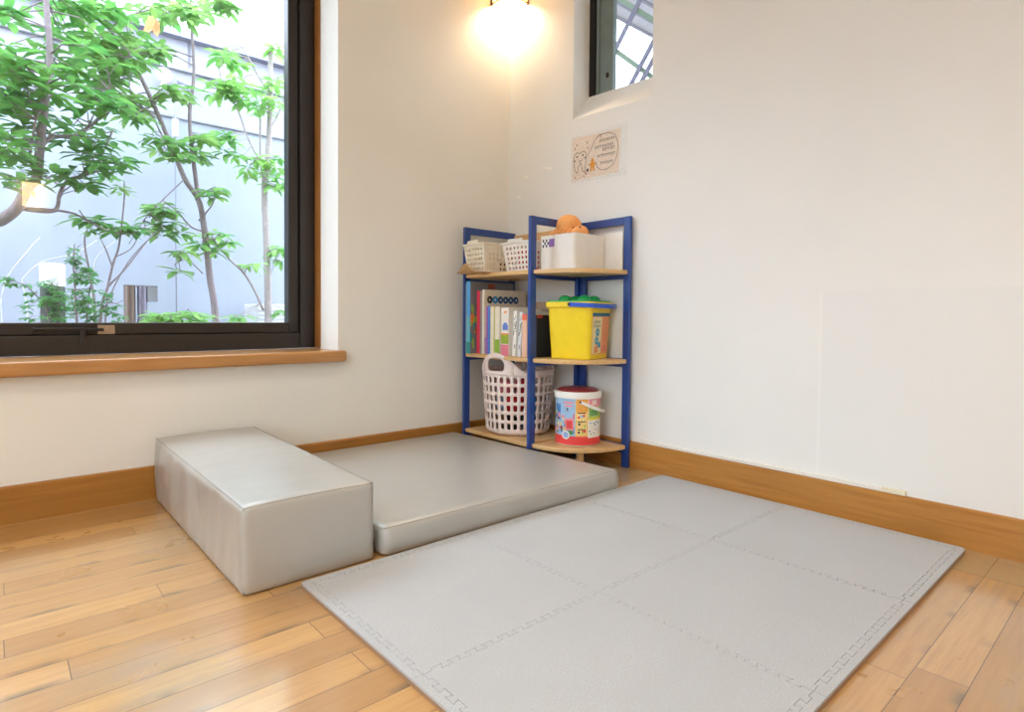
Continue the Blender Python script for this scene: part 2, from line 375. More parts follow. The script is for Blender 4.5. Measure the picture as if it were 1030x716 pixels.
def point(name, loc, e, col, r):
    l = bpy.data.lights.new(name, 'POINT'); l.energy = e; l.color = col; l.shadow_soft_size = r
    o = bpy.data.objects.new(name, l); o.location = loc; COL.objects.link(o); return o
point('corner_lamp_light', (-.062, -.066, 2.085), 11, (1, .79, .54), .026)

def area(name, loc, size, e, col, spread, rot=(0, 0, 0)):
    l = bpy.data.lights.new(name, 'AREA'); l.shape = 'SQUARE'; l.size = size; l.energy = e; l.color = col; l.spread = spread
    o = bpy.data.objects.new(name, l); o.location = loc; o.rotation_euler = rot; COL.objects.link(o); return o
PANEL = emis('ceiling_panel_glow', (1, .96, .9), 4)
for i, (x, y) in enumerate(((-2.2, -1.6), (-2.2, -3.0))):
    t = thing('ceiling_light', ('square white ceiling light nearer the garden window', 'square white ceiling light farther from the garden window')[i], 'ceiling light', (x, y, ZC))
    m = MB(); m.box(-.32, .32, -.32, .32, -.03, -.001); m.obj('housing', WHITE, t, bevel=.004)
    m = MB(); m.box(-.29, .29, -.29, .29, -.035, -.0305); m.obj('diffuser', PANEL, t)
    area('ceiling_light_beam', (x, y, ZC-.04), .56, 11, (1, .91, .80), math.radians(125))
# wall lamp on the rear wall: mirrored in the garden window
t = thing('wall_lamp', 'small warm wall lamp on the rear wall mirrored in the garden window', 'lamp', (-1.59, Y0, 1.61))
m = MB(); m.box(-.07, .07, .0, .06, -.1, .1); m.obj('shade', emis('rear_lamp_glow', (1, .70, .36), 15), t, bevel=.006)
m = MB(); m.box(-.03, .03, -.0, .03, .1, .13); m.obj('cap', BR, t)

# ------------------------------------------------------------------ soft play block and floor mattress
def soft_box(lx, ly, lz, r, nx, ny, nz, disp):
    """rounded, slightly slack upholstered box standing on z=0 with its corner at the origin"""
    mb = MB(); b = mb.b; vs = {}
    def V(i, j, k):
        key = (i, j, k)
        if key not in vs:
            p = Vector((lx*i/nx, ly*j/ny, lz*k/nz)); c = Vector((min(max(p.x, r), lx-r), min(max(p.y, r), ly-r), min(max(p.z, r), lz-r)))
            d = p-c; n = d.normalized() if d.length > 1e-9 else Vector((0, 0, 1)); q = c+n*r if d.length > 1e-9 else p
            # keep sub-cell corners rounded
            vs[key] = b.verts.new(q+disp(q, n))
        return vs[key]
    for i in range(nx):
        for j in range(ny):
            for k in (0, nz): mb.vf([V(i, j, k), V(i+1, j, k), V(i+1, j+1, k), V(i, j+1, k)])
    for i in range(nx):
        for k in range(nz):
            for j in (0, ny): mb.vf([V(i, j, k), V(i+1, j, k), V(i+1, j, k+1), V(i, j, k+1)])
    for j in range(ny):
        for k in range(nz):
            for i in (0, nx): mb.vf([V(i, j, k), V(i, j+1, k), V(i, j+1, k+1), V(i, j, k+1)])
    return mb
PIPING = mat('seam_grey', (150, 147, 138), .5)

LX, LY, LZ = .304, .863, .191
def bdisp(p, n):
    d = Vector((0, 0, 0)); u, v, w = p.x/LX, p.y/LY, p.z/LZ
    if n.z > .5:
        d.z += .006*math.sin(PI*u)*math.sin(PI*v) - .003*(1-math.sin(PI*u)) + .0012*noise.noise(Vector((p.x*9, p.y*26, 3)))
        d.z += .010*v
    if n.x < -.5 :
        f = math.sin(PI*w)**.7 if 0 < w < 1 else 0
        d.x += f*(.010*noise.noise(Vector((p.y*15+p.z*5, p.z*4, 1)))*(1+max(0, v-.2)) - .004*math.sin(PI*v))
        d.x += .007*max(0, w-.75)*(-1)*0
    if n.y < -.5 and abs(n.x) < .7:
        d.y += math.sin(PI*max(0, min(1, w)))*(-.004 + .004*noise.noise(Vector((p.x*9, p.z*12, 5))))
    return d
t = thing('foam_block', 'tall grey vinyl covered foam block standing against the baseboard', 'foam block', (-1.4985, -.884, 0))
soft_box(LX, LY, LZ, .010, 24, 60, 16, bdisp).obj('cover', VINYL, t, smooth=True)
m = MB()
def loop(y, x0, x1, z, amp=0): return [(x0+(x1-x0)*i/24, y, z+.004*math.sin(PI*i/24)) for i in range(25)]
m.tube([(.0035+(LX-.007)*i/24, .0035, LZ-.0035+.003*math.sin(PI*i/24)-.002) for i in range(25)], .0011, 6)
m.tube([(.0035, .0035+(LY-.007)*i/40, LZ-.005+.010*i/40) for i in range(41)], .0011, 6)
m.tube([(LX-.0035, .0035+(LY-.007)*i/40, LZ-.005+.010*i/40) for i in range(41)], .0011, 6)
m.tube([(.0036, .0036, .006+(LZ-.012)*i/10) for i in range(11)], .0012, 6)
m.obj('piping', PIPING, t, smooth=True)

MX, MY, MZ = .87, .86, .075
FL, FR, BL, BR = Vector((0, 0)), Vector((.885, -.018)), Vector((.004, .872)), Vector((.840, .872))
def mdisp(p, n):
    d = Vector((0, 0, 0)); u, v, w = p.x/MX, p.y/MY, p.z/MZ
    q = FL.lerp(FR, u).lerp(BL.lerp(BR, u), v); d.x += q.x-p.x; d.y += q.y-p.y       # slightly out of square
    if n.z > .5: d.z += .004*math.sin(PI*u)*math.sin(PI*v)+.0012*noise.noise(Vector((p.x*5, p.y*5, 8)))
    if n.y < -.5: d.y += math.sin(PI*max(0, min(1, w)))*(-.005+.004*noise.noise(Vector((p.x*8, p.z*14, 2))))
    if n.x < -.5 or n.x > .5: d.x += math.sin(PI*max(0, min(1, w)))*(.003*noise.noise(Vector((p.y*8, p.z*14, 4))))*n.x
    return d
t = thing('floor_mattress', 'low flat grey vinyl floor mattress lying between foam block and shelf', 'mattress', (-1.177, -.893, 0))
soft_box(MX, MY, MZ, .014, 44, 44, 10, mdisp).obj('cover', VINYL, t, smooth=True)
m = MB(); mp_ = lambda u, v: Vector((*FL.lerp(FR, u).lerp(BL.lerp(BR, u), v), MZ-.0042))
m.tube([mp_(.006+.988*i/40, .0045) for i in range(41)], .0012, 6); m.tube([mp_(.9955, .006+.988*i/20) for i in range(21)], .0011, 6); m.obj('piping', PIPING, t, smooth=True)

# ------------------------------------------------------------------ jigsaw mat
def seam(p, q, n, amp, flip=1, e=.16):
    """dovetail teeth between two corners, amplitude to the left of p->q"""
    p, q = Vector(p), Vector(q); d = q-p; nr = Vector((-d.y, d.x)).normalized()*flip
    S = [0]+[1 if i % 2 else -1 for i in range(1, n-1)]+[0]; out = [p]
    for i in range(n-1):
        b = (i+1)/n; k = e/n
        ea, eb = (0, 0) if S[i] == 0 or S[i+1] == 0 else (k, -k)
        out.append(p+d*(b+ea)+nr*amp*S[i]); out.append(p+d*(b+eb)+nr*amp*S[i+1])
    return out          # without q
XS = [-.060, -.482, -.933, -1.368]; YS = [-.932, -1.363, -1.7945]; XE = (-.0405, -1.3885); YE = (-.9125, -1.8145)
AMP = .0058; SEAMS = {}
def S2(a, b, n=24):
    """shared seam: the same tooth line for both neighbours"""
    key = (tuple(round(v, 5) for v in a), tuple(round(v, 5) for v in b))
    if (key[1], key[0]) in SEAMS:
        r = SEAMS[(key[1], key[0])]; r = list(reversed(r)); return r[:-1]
    pts = seam(a, b, n, AMP)+[Vector(b)]; SEAMS[key] = pts; return pts[:-1]
def inset(poly, g):
    n = len(poly); ar = sum(poly[i].x*poly[(i+1) % n].y-poly[(i+1) % n].x*poly[i].y for i in range(n)); sg = 1 if ar > 0 else -1; out = []
    for i in range(n):
        a, b, c = poly[i-1], poly[i], poly[(i+1) % n]; e1 = (b-a); e2 = (c-b)
        if e1.length < 1e-9 or e2.length < 1e-9: out.append(b); continue
        n1 = Vector((-e1.y, e1.x)).normalized()*sg; n2 = Vector((-e2.y, e2.x)).normalized()*sg; h = (n1+n2)
        h = n1 if h.length < .3 else h/(1+n1.dot(n2)); out.append(b+h*g)
    return out
def mat_piece(name, poly, label, cat, group, g, soft=.0):
    c = sum(poly, Vector((0, 0)))/len(poly); P = [p-c for p in inset(poly, g)]
    t = thing(name, label, cat, (c.x, c.y, 0), 0, group)
    m = MB(); m.prism(P, 0, .0075); m.obj('foam_base', EVA, t)
    m = MB(); m.prism([Vector(p) for p in inset(P, .0002)], .0075, .0118); m.obj('carpet_top', CARPET, t)
    return t
TL = {(0, 0): 'carpet mat tile against the right baseboard, nearest the shelf', (0, 1): 'carpet mat tile against the right baseboard, at the corner away from the shelf',
      (1, 0): 'carpet mat tile in the middle of the row beside the floor mattress', (1, 1): 'carpet mat tile in the middle of the row away from the floor mattress',
      (2, 0): 'carpet mat tile touching the tall foam block', (2, 1): 'carpet mat tile at the bottom edge of the photo, corner nearest the camera'}
for i in range(3):
    for j in range(2):
        xa, xb, ya, yb = XS[i], XS[i+1], YS[j], YS[j+1]
        poly = S2((xa, ya), (xa, yb))+S2((xa, yb), (xb, yb))+S2((xb, yb), (xb, ya))+S2((xb, ya), (xa, ya))
        mat_piece('jigsaw_mat_tile', poly, 'grey '+TL[(i, j)], 'mat tile', 'grey jigsaw carpet tiles', .0006 if i == 0 else .00025)
V2 = lambda a, b: Vector((a, b))
SIDE = ['nearest the shelf end', 'in the middle', 'at the camera end']
for i in range(3):                       # strips along the mattress side and along the opposite side
    for j, (ys, ye, lab) in enumerate(((YS[0], YE[0], 'beside the floor mattress'), (YS[2], YE[1], 'on the bare floor side'))):
        xa, xb = XS[i], XS[i+1]; ea = XE[0] if i == 0 else xa; eb = XE[1] if i == 2 else xb
        sp = S2((xa, ys), (xb, ys)) if j == 1 else [Vector(p) for p in SEAMS.get(((round(xb, 5), round(ys, 5)), (round(xa, 5), round(ys, 5))), [V2(xb, ys), V2(xa, ys)])][::-1][:-1]
        poly = sp+[V2(xb, ys)]
        if i == 2: r = .008; poly += [V2(eb, ys), V2(eb, ye+(r if j == 1 else -r)), V2(eb+r*.3, ye+(r*.3 if j == 1 else -r*.3)), V2(eb+r, ye)]
        else: poly += [V2(eb, ye)]
        if i == 0: r = .012; poly += [V2(ea-r, ye), V2(ea-r*.3, ye+(r*.3 if j == 1 else -r*.3)), V2(ea, ye+(r if j == 1 else -r)), V2(ea, ys)]
        else: poly += [V2(ea, ye)]
        mat_piece('mat_edge_strip', poly, 'grey mat border strip %s, %s' % (lab, ('piece at the right baseboard', 'middle piece', 'piece farthest from right wall')[i]), 'mat border', 'grey mat border strips', .0003)
for j in range(2):
    for (xs, xe, lab) in ((XS[0], XE[0], 'along the right baseboard'), (XS[3], XE[1], 'along the camera side of the mat')):
        ya, yb = YS[j], YS[j+1]
        key = ((round(xs, 5), round(ya, 5)), (round(xs, 5), round(yb, 5)))
        pts = SEAMS.get(key) or list(reversed(SEAMS[(key[1], key[0])]))
        poly = [Vector(p) for p in pts]+[V2(xe, yb), V2(xe, ya)]
        mat_piece('mat_edge_strip', poly, 'grey mat border strip %s, %s' % (lab, ('half nearer the mattress', 'half farther from the mattress')[j]), 'mat border', 'grey mat border strips', .0003)

# ------------------------------------------------------------------ shelf
SH = thing('corner_shelf', 'blue framed open shelf with pale wood boards and a rounded end in the corner', 'shelf', (-.15, -.40, 0))
def sh(o): o.parent = SH; o.matrix_parent_inverse = Matrix.Translation((.15, .40, 0)); return o
PW, PT, HT = .031, .016, .98
XF, XB = -.312, -.014               # front and wall side of the shelf
yA, yB, yC = -.057, -.479, -.745    # far frame, middle frame, rounded end
def frame_x(y):                     # flat frame standing across the shelf
    m = MB(); m.box(XF, XF+PW, y-PT/2, y+PT/2, 0, HT); sh(m.obj('post', BLUE, bevel=.0025))
    m = MB(); m.box(XB-PW, XB, y-PT/2, y+PT/2, 0, HT-.001); sh(m.obj('post', BLUE, bevel=.0025))
    m = MB(); m.box(XF+PW, XB-PW, y-PT/2+.0005, y+PT/2-.0005, HT-PW, HT-.0005); sh(m.obj('top_rail', BLUE, bevel=.0025))
    for z in (.068, .4045, .749):
        m = MB(); m.box(XF+PW, XB-PW, y-PT/2+.001, y+PT/2-.001, z-.012, z+.003); sh(m.obj('cross_rail', BLUE, bevel=.002))
frame_x(yA); frame_x(yB)
# frame along the wall, for the rounded end
m = MB(); m.box(XB-PT, XB, yC, yC+PW, 0, HT); sh(m.obj('post', BLUE, bevel=.0025))
m = MB(); m.box(XB-PT, XB, yB-PT/2-.001-PW, yB-PT/2-.001, 0, HT); sh(m.obj('post', BLUE, bevel=.0025))
m = MB(); m.box(XB-PT+.0005, XB-.0005, yC+PW, yB-PT/2-.001-PW, HT-PW, HT-.0005); sh(m.obj('top_rail', BLUE, bevel=.0025))
for z in (.068, .4045, .749):
    m = MB(); m.box(XB-PT+.001, XB-.001, yC+PW, yB-PT/2-.001-PW, z-.012, z+.022); sh(m.obj('cross_rail', BLUE, bevel=.002))
BT = .017
ZS = (.090, .4255, .771)             # tops of the boards
for i, zt in enumerate(ZS):
    m = MB(); m.box(XF+.004, XB-.006, yB+PT/2+.0005, yA-PT/2-.0005, zt-BT, zt); sh(m.obj('board', BIRCH, bevel=.004))
    ax, by = -(XF+.006)-.034, .250
    xw, yw = XB-PT-.001, yB-PT/2-.0005
    poly = [V2(xw, yw)]+[V2(xw-(.268)*math.cos(a)**.9, yw-by*math.sin(a)**.9) for a in (PI/2*k/28 for k in range(29))]
    m = MB(); m.prism(poly, zt-BT, zt); sh(m.obj('rounded_board', BIRCH, bevel=.004))
m = MB(); m.box(XB-.010, XB+.002, yB+PT/2, yA-PT/2, .925, .968); sh(m.obj('back_rail', BIRCH, bevel=.003))
m = MB(); m.box(-.214, -.190, -.664, -.644, 0, ZS[0]-BT-.0003); sh(m.obj('foot', BIRCH, bevel=.002))

# ------------------------------------------------------------------ small perforated baskets
def taper_basket(name, label, loc, rz, lx, ly, h, tap, nx, ny, rows, group, mt, handle='x'):
    t = thing(name, label, 'basket', loc, rz, group); m = MB()
    def side(ax):
        def f(u, v):
            k = tap+(1-tap)*v
            return {0: Vector((-lx/2*k, -ly/2*k*u, h*v)), 1: Vector((lx/2*k, ly/2*k*u, h*v)), 2: Vector((lx/2*k*u, -ly/2*k, h*v)), 3: Vector((-lx/2*k*u, ly/2*k, h*v))}[ax]
        return f
    for ax, n in ((0, ny), (1, ny), (2, nx), (3, nx)):
        f = side(ax); m.quadf(f, -1, 1, 0, .07); m.quadf(f, -1, 1, .88, 1); e = .86
        m.quadf(f, -1, -e, .07, .88); m.quadf(f, e, 1, .07, .88)
        for i in range(n):
            for r in range(rows):
                u0, u1 = -e+2*e*i/n, -e+2*e*(i+1)/n; v0, v1 = .07+.81*r/rows, .07+.81*(r+1)/rows
                m.cell(f, u0, u1, v0, v1, (u1-u0)*.27, (v1-v0)*.30, k=2)
    m.face([(-lx/2*tap, -ly/2*tap, .001), (lx/2*tap, -ly/2*tap, .001), (lx/2*tap, ly/2*tap, .001), (-lx/2*tap, ly/2*tap, .001)])
    m.obj('body', mt, t, solid=.0022, weld=.0002, offset=0)
    m = MB(); o, i_ = .006, .002
    P = [V2(-lx/2-o, -ly/2-o), V2(lx/2+o, -ly/2-o), V2(lx/2+o, ly/2+o), V2(-lx/2-o, ly/2+o)]
    for (a, b, c, d) in ((-lx/2-o, lx/2+o, -ly/2-o, -ly/2+i_), (-lx/2-o, lx/2+o, ly/2-i_, ly/2+o), (-lx/2-o, -lx/2+i_, -ly/2, ly/2), (lx/2-i_, lx/2+o, -ly/2, ly/2)): m.box(a, b, c, d, h-.006, h+.001)
    m.obj('rim', mt, t, bevel=.002)
    for s in (-1, 1):
        m = MB(); x = s*(lx/2+.002)
        m.prism([V2(-ly*.28, 0), V2(ly*.28, 0), V2(ly*.24, .013), V2(-ly*.24, .013)], -.004, .004, M=Matrix.Translation((x, 0, h)) @ Matrix(((0, 0, 1, 0), (1, 0, 0, 0), (0, 1, 0, 0), (0, 0, 0, 1))))
        m.obj('handle', mt, t, bevel=.0015)
    return t
ZT = ZS[2]
taper_basket('perforated_basket', 'small cream perforated basket at the far end of the top shelf', (-.2, -.138, ZT+.0032), 0, .245, .142, .125, .84, 9, 6, 5, 'small perforated baskets', CREAMP)
taper_basket('perforated_basket', 'small white perforated basket holding magenta toys, next to the middle post', (-.135, -.332, ZT+.0005), 0, .235, .168, .125, .84, 9, 6, 5, 'small perforated baskets', WHITEP)
# tan bent card under the far basket
t = None
m = MB(); n = 14
def cf(u, v):
    x = -.362+.20*v; y = -.070-.17*u
    z = ZT+.0009+.040*math.exp(-((u-.36)/.2)**2)*max(0, 1-v*4.2)**1.3
    return Vector((x, y, z))
m.quadf(cf, 0, 1, 0, 1, 0, 20, 16)
tag(m.obj('card_sheet', TAN, smooth=True, solid=.0018, offset=1), 'bent tan card sticking out under the cream basket', 'card')
# toys inside the small baskets
def toy_box(name, label, cat, loc, size, rz, mt, group=None, bevel=.006):
    m = MB(); a, b, c = size; m.box(-a/2, a/2, -b/2, b/2, 0, c); m.ball((0, 0, c), (.3*min(a, b), .3*min(a, b), .006), n=16, k=8)
    o = m.obj(name, mt, smooth=True, bevel=bevel, segs=3, angle=40); o.location = loc; o.rotation_euler = (0, 0, rz); return tag(o, label, cat, group)
MAG = mat('magenta_plastic', (190, 40, 100), .4); RED = mat('red_plastic', (214, 44, 48), .4); TEAL = mat('teal_plastic', (40, 160, 190), .4); NAVY = mat('navy_plastic', (34, 44, 84), .4); PINK = mat('pink_plastic', (236, 130, 160), .45)
toy_box('toy_block', 'magenta toy block seen through the holes of the white small basket', 'toy', (-.17, -.352, ZT+.005), (.10, .10, .085), .1, MAG)
toy_box('toy_block', 'pink toy block deep inside the white small basket', 'toy', (-.076, -.335, ZT+.005), (.06, .09, .06), -.1, PINK)
toy_box('toy_block', 'dark brown toy block inside the cream small basket', 'toy', (-.12, -.16, ZT+.007), (.10, .08, .055), .1, mat('brown_plastic', (96, 60, 46), .5))

# ------------------------------------------------------------------ white storage box with plush toy
def rounded_rect(lx, ly, r, k=6):
    return [V2((lx/2-r)*sx+r*math.cos(a), (ly/2-r)*sy+r*math.sin(a)) for sx, sy, q in ((1, 1, 0), (-1, 1, 1), (-1, -1, 2), (1, -1, 3)) for a in (PI/2*(q+i/k) for i in range(k+1))]
def tub(mb, lx, ly, r, h, tap, th, m=0, z0=0):
    P = rounded_rect(lx, ly, r); Q = rounded_rect(lx-2*th, ly-2*th, max(r-th, .001)); n = len(P)
    o0 = [mb.b.verts.new((p.x*tap, p.y*tap, z0)) for p in P]; o1 = [mb.b.verts.new((p.x, p.y, z0+h)) for p in P]
    i1 = [mb.b.verts.new((p.x, p.y, z0+h)) for p in Q]; i0 = [mb.b.verts.new((p.x*tap, p.y*tap, z0+th)) for p in Q]
    for a, b in ((o0, o1), (o1, i1), (i1, i0)):
        for i in range(n): mb.vf([a[i], a[(i+1) % n], b[(i+1) % n], b[i]], m)
    mb.vf(list(reversed(o0)), m); mb.vf(i0, m)
WBX = (-.129, -.536)
t = thing('storage_box', 'white open plastic storage box with a small checkered and purple sticker', 'box', (*WBX, ZT+.0005))
m = MB(); tub(m, .186, .192, .016, .138, .985, .003); m.obj('body', WHITEP, t, smooth=True, angle=50)
def xface(m_, x, y0, y1, z0, z1, mi=0, th=.0006): m_.box(x-th, x, y0, y1, z0, z1, mi)
PUR = mat('purple_print', (150, 110, 190), .5)
m = MB(); ys, zs = .076, .092
for i in range(4):
    for j in range(3): xface(m, -.0925, ys-.0088*(i+1), ys-.0088*i, zs+.0105*j, zs+.0105*(j+1), (i+j) % 2)
xface(m, -.0925, ys-.0088*4-.030, ys-.0088*4, zs, zs+.0315, 2)
m.obj('sticker', [BLACK, WHITE, PUR], t)
m = MB(); m.box(-.012, .012, -.003, .003, 0, .02); o = tag(m.obj('toy_figure', PUR, bevel=.002), 'tiny purple toy tip peeking over the far rim of the white storage box', 'toy')
o.location = (-.165, -.452, ZT+.128)
m = MB(); m.box(-.0335, -.0312, -.712, -.600, ZT+.0005, ZT+.150)
tag(m.obj('flat_box', WHITE, bevel=.002), 'flat white box standing upright against the wall behind the storage box', 'box')
# orange plush
PLZ = ZT-.005
t = thing('plush_toy', 'orange plush toy curled up in the white storage box', 'plush toy', (-.125, -.526, PLZ))
m = MB()
m.ball((-.004, .012, .187), (.052, .052, .047), n=28, k=18); m.ball((0, 0, .09), (.05, .05, .075), n=24, k=14)
m.ball((-.016, -.062, .152), (.036, .032, .030), n=22, k=14); m.ball((-.045, -.066, .150), (.018, .02, .016), n=16, k=10)
for a, (dx, dy) in enumerate(((-.055, .045), (-.052, .02), (-.05, -.004), (-.045, -.03))):
    m.tube([(dx*.5, dy*.7, .15), (dx*.95, dy, .163), (dx*1.13, dy*1.05, .153), (dx*1.0, dy, .143), (dx*.8, dy*.9, .146)], [.013, .0125, .011, .009, .006], 10)
m.obj('body', ORANGE, t, smooth=True)
for y in (-.046, -.078):
    m = MB(); m.ball((-.036, y, .171), .0042, n=10, k=8); m.obj('eye', BLACK, t, smooth=True)

# ------------------------------------------------------------------ yellow bucket
ZM = ZS[1]
t = thing('toy_bucket', 'square yellow toy bucket with blue handle and green knobbed lid', 'bucket', (-.137, -.585, ZM+.0005), math.radians(14))
BW, BH = .192, .214
m = MB(); P1 = rounded_rect(BW*.88, BW*.88, .018); P2 = rounded_rect(BW, BW, .02)
A = [m.b.verts.new((p.x, p.y, 0)) for p in P1]; Bv = [m.b.verts.new((p.x, p.y, BH)) for p in P2]; n = len(A)
for i in range(n): m.vf([A[i], A[(i+1) % n], Bv[(i+1) % n], Bv[i]])
m.vf(list(reversed(A))); m.vf(Bv); m.obj('body', YEL, t, smooth=True, angle=40, bevel=.003)
m = MB(); m.prism(rounded_rect(BW+.016, BW+.016, .026), BH-.016, BH+.006); m.obj('rim', YEL, t, smooth=True, angle=40, bevel=.003)
m = MB(); m.prism(rounded_rect(BW+.002, BW+.002, .022), BH+.0062, BH+.012)
for x in (-.042, .042):
    for y in (-.042, .042): m.ball((x, y, BH+.012), (.026, .026, .021), n=20, k=12)
m.obj('lid', GRN, t, smooth=True, angle=40)
m = MB(); hw = BW/2+.0125; zz = BH-.004
path = [(-hw, -.012, zz), (-hw, -.05, zz-.002), (-hw+.001, -.096, zz-.004), (-hw+.012, -.112, zz-.005), (-.045, -.122, zz-.006), (.0, -.125, zz-.006), (.045, -.122, zz-.006), (hw-.012, -.112, zz-.005), (hw-.001, -.096, zz-.004), (hw, -.05, zz-.002), (hw, -.012, zz)]
m.ribbon(path, (0, 0, 1), .017, .004); m.obj('handle', BLUP, t, bevel=.0015)
for s in (-1, 1):
    m = MB(); m.tube([(s*(hw-.004), -.012, zz), (s*(hw+.004), -.012, zz)], .0055, 12); m.obj('pivot', BLACK, t)
# printed label on the right hand face
def fy(x, z): k = .88+.12*z/BH; return Vector((x*k, -BW/2*k-.0007, z))
m = MB()
def lab(x0, x1, z0, z1, mi, off=0):
    P = [fy(x0, z0), fy(x1, z0), fy(x1, z1), fy(x0, z1)]; m.face([p-Vector((0, off, 0)) for p in P], mi)
lab(-.074, .076, .02, .178, 0); lab(-.072, .012, .022, .162, 1, .0003); lab(-.072, .076, .165, .178, 2, .0003)
for (cx, cz, s) in ((-.026, .105, .018), (-.032, .072, .018), (-.005, .055, .01)):
    for k in range(5):
        a = k*2*PI/5+.4; lab(cx-.006+s*.6*math.cos(a), cx+.006+s*.6*math.cos(a), cz-.006+s*.6*math.sin(a), cz+.006+s*.6*math.sin(a), 3, .0005+.0001*k)
lab(-.05, -.015, .026, .05, 4, .0005); lab(-.04, -.024, .034, .058, 0, .0006)
for zc, w in ((.143, .9), (.128, 1.0)):
    for k in range(6): lab(-.060+.0105*k*w, -.060+.0105*k*w+.0065, zc-.005, zc+.0045+.003*(k % 2), 5, .0006)
for k in range(3): lab(.025+.012*k, .034+.012*k, .03+.012*(k % 2), .04+.012*(k % 2), 6, .0006)
m.obj('label', [mat('print_orange', (240, 156, 104), .5), mat('print_cream', (244, 226, 168), .5), mat('print_teal', (44, 120, 140), .5), mat('print_blue', (40, 150, 190), .5), mat('print_amber', (230, 150, 70), .5), mat('print_grey', (150, 160, 140), .5), mat('print_rose', (214, 110, 120), .5)], t)

# ------------------------------------------------------------------ round picture bucket
t = thing('picture_bucket', 'round bucket with colourful printed pictures, red base band and white lid', 'bucket', (-.140, -.584, ZS[0]+.0005))
RB, HB = .0875, .195
m = MB(); m.lathe([(RB-.006, 0), (RB-.001, .004), (RB, .012), (RB, HB)], n=64); m.obj('body', WHITEP, t, smooth=True, angle=50)
m = MB(); m.lathe([(RB+.001, HB-.012), (RB+.0065, HB-.011), (RB+.0075, HB+.010), (RB+.005, HB+.014), (RB-.004, HB+.014), (RB-.006, HB+.010)], n=64, cap0=False, cap1=False); m.obj('lid_ring', WHITE, t, smooth=True, angle=40)
m = MB(); m.lathe([(RB-.005, HB+.004), (RB-.006, HB+.018), (RB-.02, HB+.024)], n=64); m.obj('lid', mat('maroon_plastic', (140, 44, 48), .3), t, smooth=True, angle=40)
PR = [mat('print_red', (232, 70, 66), .45), mat('print_sky', (160, 196, 226), .45), mat('print_cream2', (250, 226, 150), .45), mat('print_orange2', (246, 178, 84), .45), mat('print_pink', (238, 150, 160), .45), mat('print_lime', (182, 206, 96), .45), mat('print_white', (244, 240, 226), .45), mat('print_dark', (70, 60, 70), .5), mat('print_mid_blue', (70, 130, 200), .45), mat('print_green', (80, 150, 90), .45), mat('print_yellow', (250, 220, 60), .45)]
m = MB()
def cyl(s0, s1, z0, z1, mi, off=0):      # s: -1 left silhouette .. 1 right silhouette seen from the room, as an angle about 225 degrees
    k = max(1, int(abs(s1-s0)/.12)); g = []
    for i in range(k+1):
        a = math.radians(225)+(s0+(s1-s0)*i/k); r = RB+.0006+off
        g.append((m.b.verts.new((r*math.cos(a), r*math.sin(a), z0)), m.b.verts.new((r*math.cos(a), r*math.sin(a), z1))))
    for a, b in zip(g, g[1:]): m.vf([a[0], b[0], b[1], a[1]], mi)
cyl(-PI, PI, .006, .040, 0)
cyl(-PI, -.15, .040, .188, 1); cyl(-.15, .42, .040, .188, 2); cyl(.42, PI, .040, .188, 6)
cyl(-1.0, -.25, .150, .183, 1, .0003); cyl(-.72, -.24, .165, .172, 4, .0005); cyl(-.66, -.3, .152, .159, 4, .0005); cyl(-1.3, -.9, .10, .16, 8, .0004)
rnd = random.Random(4)
for k in range(34):
    s = -1.5+1.3*rnd.random(); z = .045+.095*rnd.random(); w = .05+.14*rnd.random(); h = .007+.018*rnd.random()
    cyl(s, min(s+w, -.2), z, z+h, rnd.choice([0, 10, 7, 8, 9, 3, 4, 10, 2]), .0004+.00002*k)
cyl(-.62, -.22, .062, .108, 4, .0013); cyl(-.56, -.28, .07, .1, 0, .0015); cyl(-.55, -.24, .048, .060, 9, .0013)
cyl(-.13, .40, .042, .186, 3, .0003); cyl(-.10, .36, .046, .132, 2, .0005)
for z in (.128, .095, .065): cyl(-.06, .30, z, z+.004, 7, .0007)
for k in range(12): s = -.06+.3*rnd.random(); z = rnd.choice((.05, .076, .108))+.008*rnd.random(); cyl(s, s+.09, z, z+.009, rnd.choice((5, 4, 0, 1, 7, 3)), .0007+.00002*k)
cyl(.44, 1.6, .150, .186, 4, .0003); cyl(.62, .9, .160, .178, 6, .0004); cyl(.44, 1.6, .108, .150, 5, .0003); cyl(.5, 1.0, .118, .140, 9, .0004); cyl(.42, 1.6, .102, .109, 10, .0004)
cyl(.40, 1.6, .034, .102, 6, .0004)
for k in range(14): s = .46+.65*rnd.random(); z = .04+.055*rnd.random(); cyl(s, s+.07, z, z+.004, rnd.choice((7, 8, 9, 8)), .0006)
m.obj('printed_wrap', PR, t)
m = MB(); a = math.radians(225-33); r = RB+.0026; q = Vector((-math.sin(a), math.cos(a), 0)); c = Vector((r*math.cos(a), r*math.sin(a), .044))
m.face([c+q*.017*math.cos(k*2*PI/24)+Vector((0, 0, .017*math.sin(k*2*PI/24))) for k in range(24)], 0)
c2 = c+Vector((math.cos(a), math.sin(a), 0))*.0004; m.face([c2+q*.012*math.cos(k*2*PI/24)+Vector((0, 0, .012*math.sin(k*2*PI/24))) for k in range(24)], 1)
m.obj('round_badge', [WHITE, mat('print_pale_blue', (150, 180, 224), .5)], t)
